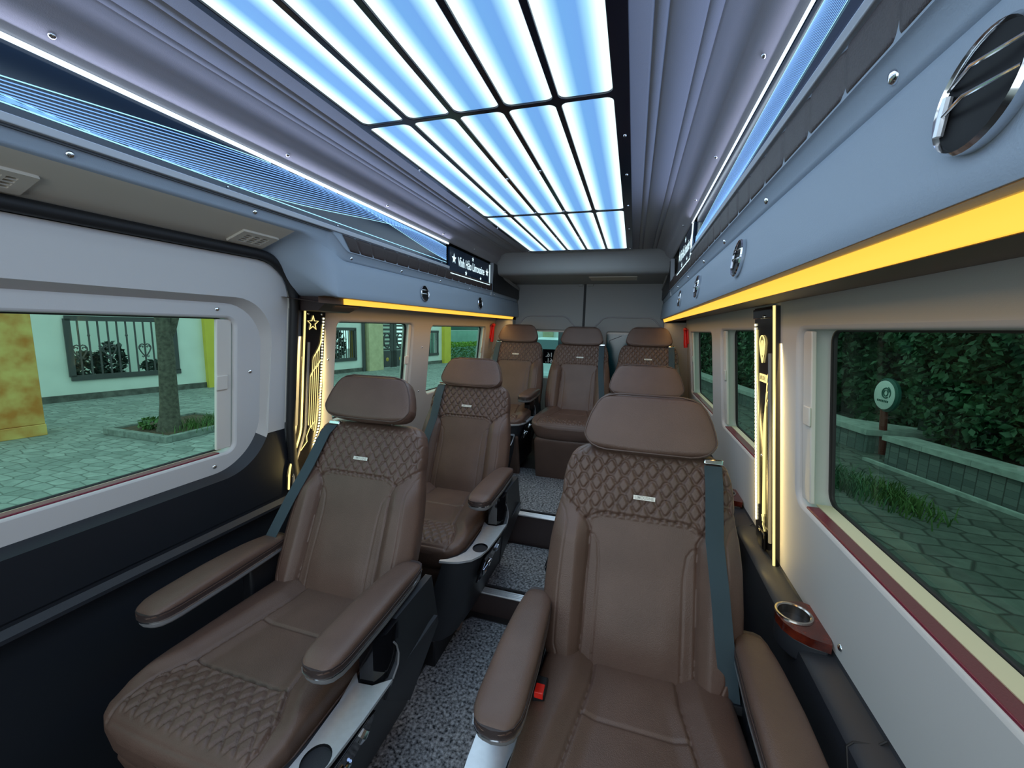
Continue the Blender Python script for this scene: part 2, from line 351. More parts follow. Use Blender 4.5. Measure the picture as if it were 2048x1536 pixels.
def screws(parent, pts, ax, r=.008):
    for p in pts: G().lathe([(.0001, .004), (r * .5, .0037), (r * .85, .0022), (r, 0), (r, -.002)], p, ax, 12).ob('screw', 'chrome', parent)
screws(wr, [(wx(1, -.687), .985, -.692 + .005), (wx(1, -.28, -.001), 2.37, -.2)], (-1, 0, .1))
screws(wl, [(wx(-1, -.16, 0), 1.455, -.16), (wx(-1, -.14), 2.275, -.14), (wx(-1, -.42), 2.275, -.42)], (1, 0, .1), .006)
# right ledge under the windows
g = G(); prof = [(.490, -.718), (.484, -.728), (.434, -.738), (.424, -.748), (.421, -.79), (.418, -.86), (.43, -1.0), (.44, -1.36), (.51, -1.36), (.51, -.715)]
g.grid(np.array([[(x, y, z) for x, z in prof] for y in (-1.2, .62, .625, 1.40, 1.405, 3.95)]), cv=True)
ledge = g.ob('trim_1', 'console_dark', kind='structure', label='dark padded ledge running along the right wall below the windows', cat='ledge')
for yy in (.80, 1.66, 2.5):
    G().tube([(.483, yy, -.721), (.470, yy - .001, -.7335), (.433, yy - .002, -.7385), (.423, yy - .004, -.748), (.4195, yy - .03, -.79), (.417, yy - .035, -.86)], .0022, 6).ob('seam_line', 'rubber', ledge)

# cup holders on the ledge
def cup_holder(y, label, s=1.0):
    t = thing('cup_holder', label, 'cup holder', (.43, y, -.735), 'burl wood cup holders')
    z = -.700
    base = [(.391, y - .012), (.396, y - .040), (.412, y - .066), (.440, y - .084), (.478, y - .094), (.488, y - .06), (.487, y + .05), (.470, y + .060), (.436, y + .050), (.405, y + .030), (.393, y + .008)]
    fn = lambda a, b, d: (a, b, d)
    g = G(); cx, cy = .432, y + .0; C = [(cx + .034 * math.cos(q), cy + .034 * math.sin(q)) for q in np.linspace(0, 2 * pi, 28, endpoint=False)]
    bm = bmesh.new(); ed = []
    for poly in (base, C):
        vs = [bm.verts.new((a, b, 0)) for a, b in poly]; ed += [bm.edges.new((vs[i], vs[(i + 1) % len(vs)])) for i in range(len(vs))]
    bmesh.ops.triangle_fill(bm, use_beauty=True, edges=ed); bm.verts.index_update()
    g.add([(v.co.x, v.co.y, z) for v in bm.verts], [tuple(q.index for q in f_.verts) for f_ in bm.faces]); bm.free()
    g.grid(np.array([[(a, b, z) for a, b in base], [(a - .003 * 0, b, z - .022) for a, b in base]]), cv=True); g.ob('wood_top', 'burl', t, ang=30)
    G().prism([(a + (.432 - a) * .04, b + (y - b) * .04) for a, b in base], fn, z - .075, z - .020).ob('housing', 'console_dark', t, bevel=.006)
    G().lathe([(.032, -.06), (.034, -.004), (.034, .002), (.037, .0045), (.041, .004), (.042, 0)], (cx, cy, z), (0, 0, 1), 32).lathe([(.0001, -.058), (.032, -.058)], (cx, cy, z), (0, 0, 1), 32).ob('steel_cup', 'steel', t)
cup_holder(1.098, 'burl wood cup holder with steel cup beside the front right seat')
cup_holder(1.90, 'burl wood cup holder further back on the ledge, half hidden behind the front right backrest')

# ------------------------------------------------------------------ sliding door on the left
dr = thing('door_1', 'wide sliding door with a big window on the left, white above and black below', 'door', (-1.30, .3, -1.30), kind='structure')
fl = wall_fn(-1)
A1 = arc(1.025, -.066, .14, pi / 2, 0, 10)
g = G(); poly = [(-1.1, .205), (1.10, .205)] + arc(1.10, .075, .13, pi / 2, 0, 8)[1:] + [(1.232, -.419), (1.156, -.419)] + [(a, b) for a, b in A1[::-1]] + [(-1.1, .074)]
g.prism(poly, fl, 0, .012); g.ob('upper_frame', 'wall_white', dr)
A2 = [p for p in arc(.985, -.362, .18, 0, -pi / 2, 24) if p[1] < -.419]
g = G(); poly = [(1.232, -.419), (1.26, -.62), (1.27, -.70), (-1.1, -.70), (-1.1, -.542)] + A2[::-1] + [(1.156, -.419)]
g.prism(poly, fl, 0, .012); g.ob('dark_frame', 'plastic_dark', dr)
prof = [(0, -.695), (.0, -.71), (-.018, -.725), (-.020, -.735), (-.006, -.75), (.004, -.80), (.006, -.98), (.01, -1.33)]
g = G(); g.grid(np.array([[(wx(-1, max(z, -.75), d), y, z) for d, z in prof] for y in (-1.1, .2, .8, 1.27)])); g.ob('lower_panel', 'plastic_dark', dr)
# slope of the recess around the inner panel
rec = [(-1.1, .074)] + A1 + [p for p in arc(.985, -.362, .18, 0, -pi / 2, 24)] + [(-1.1, -.542)]
def inset(poly, e):
    out = []
    for (a, b) in poly:
        out.append((a - (e if a > 0 else 0) * min(1, max(0, (a - .78) / .3)), b - e * np.clip((b + .20) / .2, -1, 1)))
    return out
ks = next(i for i, p in enumerate(rec) if p[0] > .9 and p[1] < -.425)
for nm, m, sub in (('recess_slope', 'wall_beige', slice(0, ks + 1)), ('dark_recess_slope', 'plastic_dark', slice(ks, None))):
    g = G(); g.grid(np.array([[fl(u, v, 0) for u, v in rec][sub], [fl(u, v, .006) for u, v in inset(rec, .004)][sub], [fl(u, v, .030) for u, v in inset(rec, .020)][sub]])); g.ob(nm, m, dr, ang=60)
inn = inset(rec, .018)
W0 = (-.95, 1.048, -.456, .006, .03)
G().holed([(u, v) for u, v in inn], [W0], fl, .030, .075, lip=.008, rim=False).ob('inner_panel', 'wall_white', dr)
screws(dr, [(wx(-1, .034, .030), .985, .034), (wx(-1, -.18, .030), 1.105, -.18), (wx(-1, -.495, .030), .975, -.495)], (1, 0, .1), .0075)
window(6, -1, *W0[:4], .05, 'tinted_glass_left', 'big window in the sliding door, marble pillar and tree outside', dbase=.03)
sp = [(-1.1, .222), (1.08, .222)] + arc(1.09, .062, .16, pi / 2, 0, 10) + [(1.25, -.42), (1.268, -.56), (1.30, -.70), (1.30, -1.3)]
G().tube([fl(u, v, -.012) for u, v in sp], .017, 10).ob('door_seal', 'rubber', dr)
G().box(1.255, 1.31, -.004, .02, -.42, .05, lambda y, d, z: (wx(-1, z, d), y, z)).ob('pillar_strip', 'trim_grey', dr)
G().box(1.245, 1.34, .002, .02, -1.35, -.40, lambda y, d, z: (wx(-1, z, d), y, z)).ob('pillar_foot', 'plastic_dark', dr)

# ------------------------------------------------------------------ ceiling
g = G(); yr = (-1.2, 3.03)
def roofprof(side):
    P = [(0, .556)]
    for h in (.42, .445, .51, .535):
        P += [(h - .006, .556), (h - .002, .559), (h, .5605), (h + .002, .559), (h + .006, .556)]
    P += [(.560, .552), (.572, .546), (.590, .535), (.594, .520), (.598, .512), (.612, .500), (.628, .486), (.632, .478), (.640, .476)]
    return [(hx(side, h), z) for h, z in P]
for s_ in (1, -1): g.grid(np.array([[(x, y, z) for x, z in roofprof(s_)] for y in (yr[0], 1.0, 2.0, yr[1])]))
ceil = g.ob('ceiling', 'headliner', kind='structure', label='grey grooved headliner on both sides of the lit roof panel', cat='ceiling', ang=50)
screws(ceil, [(hx(-1, .615), y, .498) for y in (.53, 1.05, 1.57, 2.1, 2.55)], (.7, 0, -.7), .007)
screws(ceil, [(hx(1, .615), y, .498) for y in (.9, 1.35, 1.75, 2.15)], (-.7, 0, -.7), .006)
G().box(-1.35, .52, -1.2, 4.05, .565, .58).ob('roof', 'plastic_dark', kind='structure', label='outer roof skin over the headliner', cat='roof')
# rear header
prof = [(3.02, .556), (3.035, .548), (3.05, .520), (3.075, .445), (3.085, .415), (3.11, .402), (3.16, .400), (3.5, .396), (3.72, .394), (3.72, .556)]
g = G(); g.grid(np.array([[(x, y, z) for y, z in prof] for x in (-1.08, -.9, .1, .27)]), cv=True)
hd = g.ob('trim_2', 'rear_grey', kind='structure', label='padded grey header box above the rear doors', cat='trim', ang=50)
g = G(); g.box(-.36, .0, 3.22, 3.44, .392, .3985); g.ob('access_panel', 'soffit_tan', hd, bevel=.004)

# lit roof panel
lp = thing('ceiling_light', 'large backlit roof panel of blue white glowing strips in a black frame', 'ceiling light', (-.41, 1.5, .53))
X0, X1 = -.765, -.044; cols = np.linspace(-.752, -.078, 6); rows = (-.86, .09, 1.041, 1.990, 2.925); gp = .0075
cells = [(cols[i] + (gp if i else .003), cols[i + 1] - (gp if i < 4 else .003), rows[j] + .008, rows[j + 1] - .008, .018) for i in range(5) for j in range(4)]
def ceilfn(x, y, d): return (x, y, .545 + d)
G().holed([(X0, -.9), (X1, -.9), (X1, 2.945), (X0, 2.945)], cells, ceilfn, -.006, .006, lip=.0015).ob('frame', 'panel_bezel', lp)
for c in cells:
    if c[3] < .2: continue
    G().prism(rrect(c[0] - .002, c[1] + .002, c[2] - .002, c[3] + .002, .018), ceilfn, -.001, .004).ob('diffuser', 'lamp_cell', lp, smooth=False)
G().box(X0, X1, -.9, 2.945, .551, .556).ob('backing', 'plastic_dark', lp)
screws(lp, [(x, y, .5385) for x, y in [(-.059, 1.25), (-.059, 1.55), (-.059, 1.92), (-.059, 2.35), (-.059, 2.9), (-.3475, 1.45), (-.4824, 1.5), (-.4824, 1.95), (-.3475, 1.95), (-.757, 1.35), (-.757, 1.8), (-.757, 2.2), (-.757, 2.9), (-.4824, 2.5), (-.3475, 2.5), (-.62, 1.9)]], (0, 0, -1), .005)

# ------------------------------------------------------------------ overhead ducts
full = [(.632, .325), (.634, .266), (.6365, .2645), (.640, .262), (.646, .240), (.648, .235), (.652, .2325), (.648, .230), (.640, .215), (.636, .18), (.633, .15), (.631, .12), (.630, .104), (.633, .094), (.642, .0915), (.70, .0935), (.838, .098)]
cut = [(.632, .326), (.634, .323), (.6365, .3215), (.640, .319), (.646, .300), (.648, .2955), (.652, .2932), (.656, .291), (.68, .282), (.71, .271), (.74, .260), (.765, .2510), (.785, .2445), (.80, .2390), (.813, .2345), (.826, .230), (.838, .226)]
full = np.array(full); cut = np.array(cut)
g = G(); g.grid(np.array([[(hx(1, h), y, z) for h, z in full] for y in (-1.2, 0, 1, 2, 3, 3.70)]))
td = g.ob('trim_3', 'duct_led_tinted', kind='structure', label='air duct cover tinted with blue LED glow along the right wall above the windows', cat='duct', ang=50)
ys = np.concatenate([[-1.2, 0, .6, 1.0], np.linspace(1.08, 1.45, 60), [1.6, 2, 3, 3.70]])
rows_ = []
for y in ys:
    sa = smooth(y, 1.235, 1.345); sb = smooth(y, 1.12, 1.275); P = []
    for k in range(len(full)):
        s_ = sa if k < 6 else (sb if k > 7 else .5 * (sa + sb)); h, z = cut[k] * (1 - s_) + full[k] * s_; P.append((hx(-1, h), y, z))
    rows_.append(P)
tl = G().grid(np.array(rows_)).ob('trim_4', 'duct_led_tinted', kind='structure', label='air duct cover tinted with blue LED glow along the left wall, cut away over the sliding door', cat='duct', ang=50)
tl.data.materials.append(M('soffit_tan')); nb_ = len(full) - 1
for p_ in tl.data.polygons:
    if p_.index % nb_ >= 7 and ys[p_.index // nb_] < 1.10: p_.material_index = 1
for side, par, tfun in ((1, td, 'right'), (-1, tl, 'left')):
    ya = -1.2 if side == 1 else 1.245
    # brown soffit board between duct lip and wall
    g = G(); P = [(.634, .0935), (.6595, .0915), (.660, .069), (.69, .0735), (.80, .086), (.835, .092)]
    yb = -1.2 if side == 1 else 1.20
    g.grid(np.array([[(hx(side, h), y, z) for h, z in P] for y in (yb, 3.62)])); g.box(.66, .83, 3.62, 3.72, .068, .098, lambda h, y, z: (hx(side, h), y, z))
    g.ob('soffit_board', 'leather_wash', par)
    if side == -1:
        poly = [(1.27, .098), (1.55, .098), (1.55, .074), (1.49, .070), (1.452, .040), (1.27, .043)]
        G().prism(poly, lambda y, z, d: (hx(-1, .661 + (.098 - z) * 1.2 + d), y, z), 0, .15).ob('end_board', 'leather_dark', par, bevel=.003)
    # grey rail and seam between fascia and duct face
    G().box(-1.2, 1.885 if side == 1 else 2.20, .625, .640, .325, .341, lambda y, h, z: (hx(side, h), y, z)).ob('rail', 'rail_grey', par, bevel=.002)
    G().box(-1.2, 3.0, .646, .70, .300, .352, lambda y, h, z: (hx(side, h), y, z)).ob('rail_backing', 'plastic_black', par)
    # quilted band
    y0 = -1.2 if side == 1 else 1.30; y1 = 2.955; n = int((y1 - y0) / .006); yy = np.linspace(y0, y1, n); vv = np.linspace(0, 1, 16)
    Y, Vv = np.meshgrid(yy, vv, indexing='ij'); per = .098
    dq = np.abs((Y - .03 * Vv * 0 + per / 2) % per - per / 2); gro = np.exp(-(dq / .005) ** 2) * .003
    pillow = .006 * np.sqrt(np.clip(1 - (2 * Vv - 1) ** 6, 0, 1))
    zt = .3235; zb = .2655; H = .633 + (.638 - .633) * (1 - Vv) - pillow + gro
    if side == -1: Y = Y + (1 - Vv) * .05 * np.clip(1 - (Y - y0) / .3, 0, 1)
    g = G(); g.grid(np.stack([XC + side * H, Y, zb + (zt - zb) * Vv], -1)); g.ob('quilted_band', 'leather_dark', par, ang=60)
    # rear black end cap and divider
    poly = [(2.975, .266), (3.70, .255), (3.70, .335), (3.45, .36), (3.25, .385), (3.12, .43), (3.06, .475), (2.975, .476)]
    G().prism(poly, lambda y, z, d: (hx(side, .630 + d), y, z), 0, .03).ob('rear_cap', 'plastic_black', par)
    poly2 = [(3.70, .335), (3.45, .36), (3.25, .385), (3.12, .43), (3.06, .475), (3.09, .49), (3.16, .45), (3.28, .41), (3.48, .385), (3.70, .358)]
    G().prism(poly2, lambda y, z, d: (hx(side, .622 + d), y, z), 0, .04).ob('cap_edge', 'rear_grey', par, bevel=.004)
    G().box(2.955, 2.975, .626, .65, .234, .475, lambda y, h, z: (hx(side, h + max(0, .266 - z) * .45), y, z)).ob('divider', 'rail_grey', par)
    g = G(); g.grid(np.array([[(hx(side, h), y, z) for h, z in [(.630, .335), (.630, .266), (.646, .236), (.640, .215), (.632, .135), (.632, .096), (.83, .09)]] for y in (3.69, 3.75)])); g.ob('rear_end', 'rear_grey', par)
screws(td, [(hx(1, .6445), y, .2465) for y in (.51, .90, 1.27, 1.61, 2.05, 2.5, 3.0)], (-.95, 0, -.26), .0075)
screws(tl, [(hx(-1, .6445), y, .2465) for y in (1.365, 1.72, 2.12, 2.55, 3.05)] + [(hx(-1, .643), y, .309) for y in (.55, .95)], (.95, 0, -.26), .0075)
# dark border strip above fascia on the left door part
G().box(-1.2, 1.30, .633, .650, .320, .3265, lambda y, h, z: (hx(-1, h), y, z)).ob('dark_gap', 'plastic_black', tl)

# amber cove strips
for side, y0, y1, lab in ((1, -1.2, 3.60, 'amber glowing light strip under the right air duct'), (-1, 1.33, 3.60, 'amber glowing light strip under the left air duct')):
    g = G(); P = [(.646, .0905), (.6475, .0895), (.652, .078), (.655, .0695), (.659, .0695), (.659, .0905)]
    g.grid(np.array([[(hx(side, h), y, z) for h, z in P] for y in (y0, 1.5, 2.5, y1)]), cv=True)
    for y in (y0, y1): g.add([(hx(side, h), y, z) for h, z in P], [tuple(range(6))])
    area('cove_light', (hx(side, .70), (max(y0, -.6) + y1) / 2, .066), (-side * .05, 0, -1), .02, y1 - max(y0, -.6), 2.3, (1.0, .58, .18))
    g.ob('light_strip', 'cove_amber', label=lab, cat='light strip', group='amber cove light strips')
# cool LED strips in the roof channel
for side, y0, y1, lab, r in ((-1, -1.0, 2.20, 'cold white light strip in the left roof channel above the blue line panel', .0055), (1, -1.0, 1.98, 'thin cold white light strip in the right roof channel above the blue line panel', .003)):
    g = G(); g.tube([(hx(side, .6345), y, .4675) for y in np.linspace(y0, y1, 12)], r, 8); area('roof_channel_light', (hx(side, .622), (y0 + y1) / 2, .478), (-side * 1, 0, .35), .012, y1 - y0, 1.4 if side == -1 else .8, (.62, .68, 1.0)); g.ob('light_strip', 'led_cool', label=lab, cat='light strip', group='cold roof channel strips')
# blue line panels
def line_panel(side, y0, y1, label, ph, wl, spread):
    t = thing('wave_light', label, 'wall light', (hx(side, .645), (y0 + y1) / 2, .36), 'acrylic panels with glowing blue lines')
    tilt = lambda z: .648 - .0 * (z - .36)
    G().box(y0, y1, .642, .652, .340, .474, lambda y, h, z: (hx(side, h), y, z)).ob('backing', 'backing_blue', t)
    g = G(); ge = G(); n = 17; yy = np.linspace(y0, y1, 150)
    for i in range(n):
        q = i / (n - 1) - .5
        z = .412 + .049 * np.sin(ph + 2 * pi * (yy - y0) / wl + q * spread) + q * .012
        z = np.clip(z, .3625, .4635); wd = .0011
        keep = (z > .3627) & (z < .4633)
        tgt = ge if i in (0, n - 1) else g
        for k in range(len(yy) - 1):
            if not (keep[k] and keep[k + 1]): continue
            tgt.add([(hx(side, .6408), yy[k], z[k] - wd), (hx(side, .6408), yy[k + 1], z[k + 1] - wd), (hx(side, .6408), yy[k + 1], z[k + 1] + wd), (hx(side, .6408), yy[k], z[k] + wd)], [(0, 1, 2, 3)])
    ge.box(y0, y1, .6400, .6412, .3595, .3618, lambda y, h, z: (hx(side, h), y, z))
    g.ob('blue_line', 'line_blue', t, kind='stuff'); ge.ob('edge_line', 'line_cyan', t)
    area('wave_glow', (hx(side, .632), (y0 + y1) / 2, .412), (-side, 0, -.25), .09, y1 - y0, 3.2, (.35, .55, 1.0))
    screws(t, [(hx(side, .6415), y, .351) for y in np.arange(.45, y1, .42)], (-side, 0, 0), .003)
line_panel(-1, -1.0, 2.19, 'dark acrylic panel with glowing blue wavy lines on the left under the roof', 1.0, 2.35, 2.1)
line_panel(1, -1.0, 1.875, 'dark acrylic panel with glowing blue lines on the right under the roof', .5, 4.6, 1.7)
# lit name signs
def sign(side, y0, y1, label):
    t = thing('light_sign', label, 'sign', (hx(side, .645), (y0 + y1) / 2, .30), 'lit name signs under the roof')
    yc = (y0 + y1) / 2; zc = .372; h = .632
    fn = lambda u, v, d: (hx(side, h - d), yc + (-u if side == 1 else u), zc + v)     # u runs to the reader's right
    w = (y1 - y0) / 2
    G().prism(rrect(-w, w, -.070, .084, .012), fn, -.012, 0).ob('plate', 'backing_blue', t)
    g = G(); e = [(-w + .004, -.066), (w - .006, -.066), (w - .006, .078)]
    g.tube([fn(u, v, .002) for u, v in e], .0032, 6); g.ob('edge_glow', 'led_sign', t)
    V, F = text_mesh('Vĩnh Hảo Limousine', .074, .0008); s_ = (2 * w * .66) / (V[:, 0].max() - V[:, 0].min())
    G().add([fn(a * s_, b * 1.0 + .012, .0012) for a, b, c in V], F).ob('lettering', 'led_sign', t, smooth=False)
    for r, cx, cy in ((.032, -w * .83, .022), (.030, w * .82, .015), (.017, w * .03, .064), (.018, -w * .30, -.040), (.016, w * .45, -.045)):
        P = star(r, cx, cy); g = G(); g.add([fn(a, b, .0012) for a, b in P] + [fn(cx, cy, .0012)], [(10, i, (i + 1) % 10) for i in range(10)])
        g.ob('star', 'led_sign', t, smooth=False)
    screws(t, [fn(-.04 * 1, -.055, .001), fn(w * .88, -.056, .001)], (-side, 0, 0), .004)
sign(-1, 2.215, 2.90, 'dark blue lit sign with white lettering and stars at the rear of the left duct')
sign(1, 1.90, 2.46, 'dark blue lit name sign seen nearly edge on, at the rear of the right duct')
# round air vents
def air_vent(side, y, z, r, label):
    h = np.interp(z, full[::-1, 1], full[::-1, 0]); c = np.array([hx(side, h - .004), y, z]); ax = np.array([-side, 0, .09]); ax = ax / np.linalg.norm(ax)
    t = thing('air_vent', label, 'air vent', tuple(c), 'round chrome air vents')
    G().lathe([(r * 1.0, -.004), (r * 1.02, .003), (r * .97, .006), (r * .93, .003), (r * .90, -.004)], c, ax, 40).ob('ring', 'chrome', t)
    G().lathe([(.0001, .0005), (r * .5, .0006), (r * .80, .0012), (r * .95, .0030)], c, ax, 32).ob('bowl', 'vent_black', t)
    up = np.array([0, 0, 1.0]); up -= ax * (up @ ax); up /= np.linalg.norm(up); fw = np.cross(up, ax)
    g = G()
    for k in (-.10, .38):
        hw = r * .88 * math.sqrt(1 - k * k)
        a = c + up * r * k - fw * hw + ax * .004; b = c + up * r * k + fw * hw + ax * .004
        g.tube([a, (a + b) / 2 + ax * .007, b], r * .035, 8)
    g.ob('fin', 'chrome', t)
    a = c + fw * r * .80 * side * -1
    G().tube([a + up * r * .25 + ax * .004, a - up * r * .45 + ax * .004], r * .08, 8).ob('thumb_wheel', 'satin_metal', t)
for y, r, lab in ((.362, .0378, 'largest round chrome air vent at the top right, next to the camera'), (1.015, .039, 'round chrome air vent on the right duct, second from the front'), (1.62, .039, 'round chrome air vent on the right duct, third from the front'), (2.20, .039, 'farthest round chrome air vent on the right duct, close to the rear doors')):
    air_vent(1, y, .161, r, lab)
for y, lab in ((1.915, 'round chrome air vent on the left duct above the first rear window'), (2.705, 'round chrome air vent on the left duct near the rear doors')): air_vent(-1, y, .161, .040, lab)
# rectangular grilles over the sliding door
def grille(y0, y1, label):
    a = np.array([hx(-1, .712), 0, .2695]); b = np.array([hx(-1, .786), 0, .2435]); nrm = np.array([.33, 0, -.94])
    fn = lambda u, v, d: tuple(a * (1 - v) + b * v + nrm * d + np.array([0, u, 0]))
    t = thing('air_vent', label, 'air vent', fn((y0 + y1) / 2, .5, 0), 'rectangular grilles over the sliding door')
    w = y1 - y0; m = (.012, .12)
    g = G(); rows_v = np.linspace(.2, .8, 5); holes = []
    for k in range(4):
        for c in range(3):
            holes.append((y0 + .02 + c * (w - .04) / 3 + .003, y0 + .02 + (c + 1) * (w - .04) / 3 - .003, rows_v[k] + .02, rows_v[k + 1] - .02, .008))
    g.holed(rrect(y0, y1, 0, 1, .02), holes, fn, .006, -.002, lip=.0005); g.ob('grille', 'soffit_tan', t)
    G().prism([(y0 + .01, .1), (y1 - .01, .1), (y1 - .01, .9), (y0 + .01, .9)], fn, .0004, .001).ob('dark_backing', 'plastic_black', t)
grille(.43, .535, 'cream rectangular air grille above the sliding door, nearer the camera')
grille(.97, 1.095, 'cream rectangular air grille above the rear corner of the sliding door')

# ------------------------------------------------------------------ rear doors
YD = 3.72
rf = lambda x, z, d: (x, YD + d, z)
def rear_door(n, x0, x1, win, label, arcx):
    t = thing('door_%d' % n, label, 'door', ((x0 + x1) / 2, YD, -1.05), kind='structure')
    G().holed([(x0, -1.2), (x1, -1.2), (x1, .40), (x0, .40)], [win], rf, 0, .05, lip=.008).ob('panel', 'rear_grey', t)
    a, b, zt, r = arcx
    P = [(a - .06, -.05), (a - .02, .03)] + arc(a + r, zt - r, r, pi * .85, pi / 2, 7) + arc(b - r, zt - r, r, pi / 2, pi * .15, 7) + [(b + .02, .03), (b + .06, -.05)]
    G().tube([rf(x, z, -.002) for x, z in P], .006, 6).ob('pressed_ridge', 'headliner', t)
    return t
d2 = rear_door(2, -1.12, -.452, (-.98, -.55, -.47, -.018, .02), 'left grey rear door with a clear window behind the rear seats', (-1.03, -.55, .108, .09))
d3 = rear_door(3, -.430, .32, (-.232, .16, -.47, -.022, .02), 'right grey rear door with a dark teal window behind the rear seats', (-.31, .20, .106, .09))
G().box(-.452, -.430, YD + .004, YD + .02, -1.2, .40).ob('centre_gap', 'rubber', d2)
G().box(-.50, -.46, YD - .02, YD + .002, .375, .395).ob('latch', 'rear_grey', d2, bevel=.004)
G().box(-.42, -.37, YD - .02, YD + .002, .375, .395).ob('latch', 'rear_grey', d3, bevel=.004)
w7 = thing('window_7', 'rear door window with mirrored white numbers, white car outside', 'window', (-.77, YD + .05, -.47), kind='structure')
G().box(-1.0, -.53, YD + .052, YD + .056, -.49, .0).ob('glass_pane', 'tinted_glass_rear', w7)
G().box(-.98, -.55, YD + .046, YD + .050, -.335, -.20).ob('black_film', 'gloss_black', w7)
G().box(-.98, -.55, YD + .03, YD + .05, -.036, -.016).ob('top_rail', 'shade_white', w7)
G().box(-.675, -.55, YD + .047, YD + .051, -.20, -.036).ob('side_film', 'teal_glass', w7)
g = G()
for s_, zz, sz in (('16.', -.255, .058), ('61.', -.308, .058)):
    V, F = text_mesh(s_, sz, .001)
    g.add([(-.755 - a, YD + .0445, zz + b) for a, b, c in V], F)
g.ob('mirrored_number', 'sign_white', w7, smooth=False)
w8 = thing('window_8', 'dark teal rear door window behind the middle and right rear seats', 'window', (-.03, YD + .05, -.47), kind='structure')
G().box(-.25, .18, YD + .046, YD + .056, -.49, .0).ob('glass_pane', 'teal_glass', w8)
G().box(-.232, .16, YD + .025, YD + .046, -.042, -.022).ob('top_rail', 'shade_white', w8)
G().tube([(-.20, YD + .044, -.13), (-.205, YD + .044, -.10), (-.10, YD + .044, -.055)], .003, 6).ob('wiper_line', 'trim_grey', w8)
for side in (1, -1):     # corner posts beside the rear doors
    x = lambda d: None
    G().box(.66, .90, 3.62, 3.75, -1.1, .40, lambda h, y, z: (hx(side, h), y, z)).ob('trim_%d' % (5 if side == 1 else 6), 'rear_grey', kind='structure', cat='corner post', label='grey corner post beside the %s rear door' % ('right' if side == 1 else 'left'))
# emergency hammers
def hammer(side, y, z0, z1, label):
    t = thing('emergency_hammer', label, 'hammer', (wx(side, z0, -.02), y, z0), 'red emergency hammers')
    p = lambda z, d=-.022, dy=0: (wx(side, z, d), y + dy, z)
    G().tube([p(z0), p(z0 + .03), p(z1 - .05), p(z1 - .03)], [.014, .016, .012, .016], 10).ob('handle', 'red_plastic', t)
    G().tube([p(z1 - .03, dy=-.035), p(z1 - .03, dy=-.02), p(z1 - .03, dy=.02), p(z1 - .03, dy=.035)], [.004, .014, .014, .004], 10).ob('head', 'red_plastic', t)
    G().box(y - .02, y + .02, -.012, .0, z0 + .03, z1 - .03, lambda a, d, z: (wx(side, z, d), a, z)).ob('bracket', 'red_plastic', t, bevel=.003)
hammer(-1, 3.52, -.14, .045, 'red emergency hammer on the left wall beside the rear left seat')
hammer(1, 3.50, -.13, .045, 'red emergency hammer on the right wall beside the rear right seat')

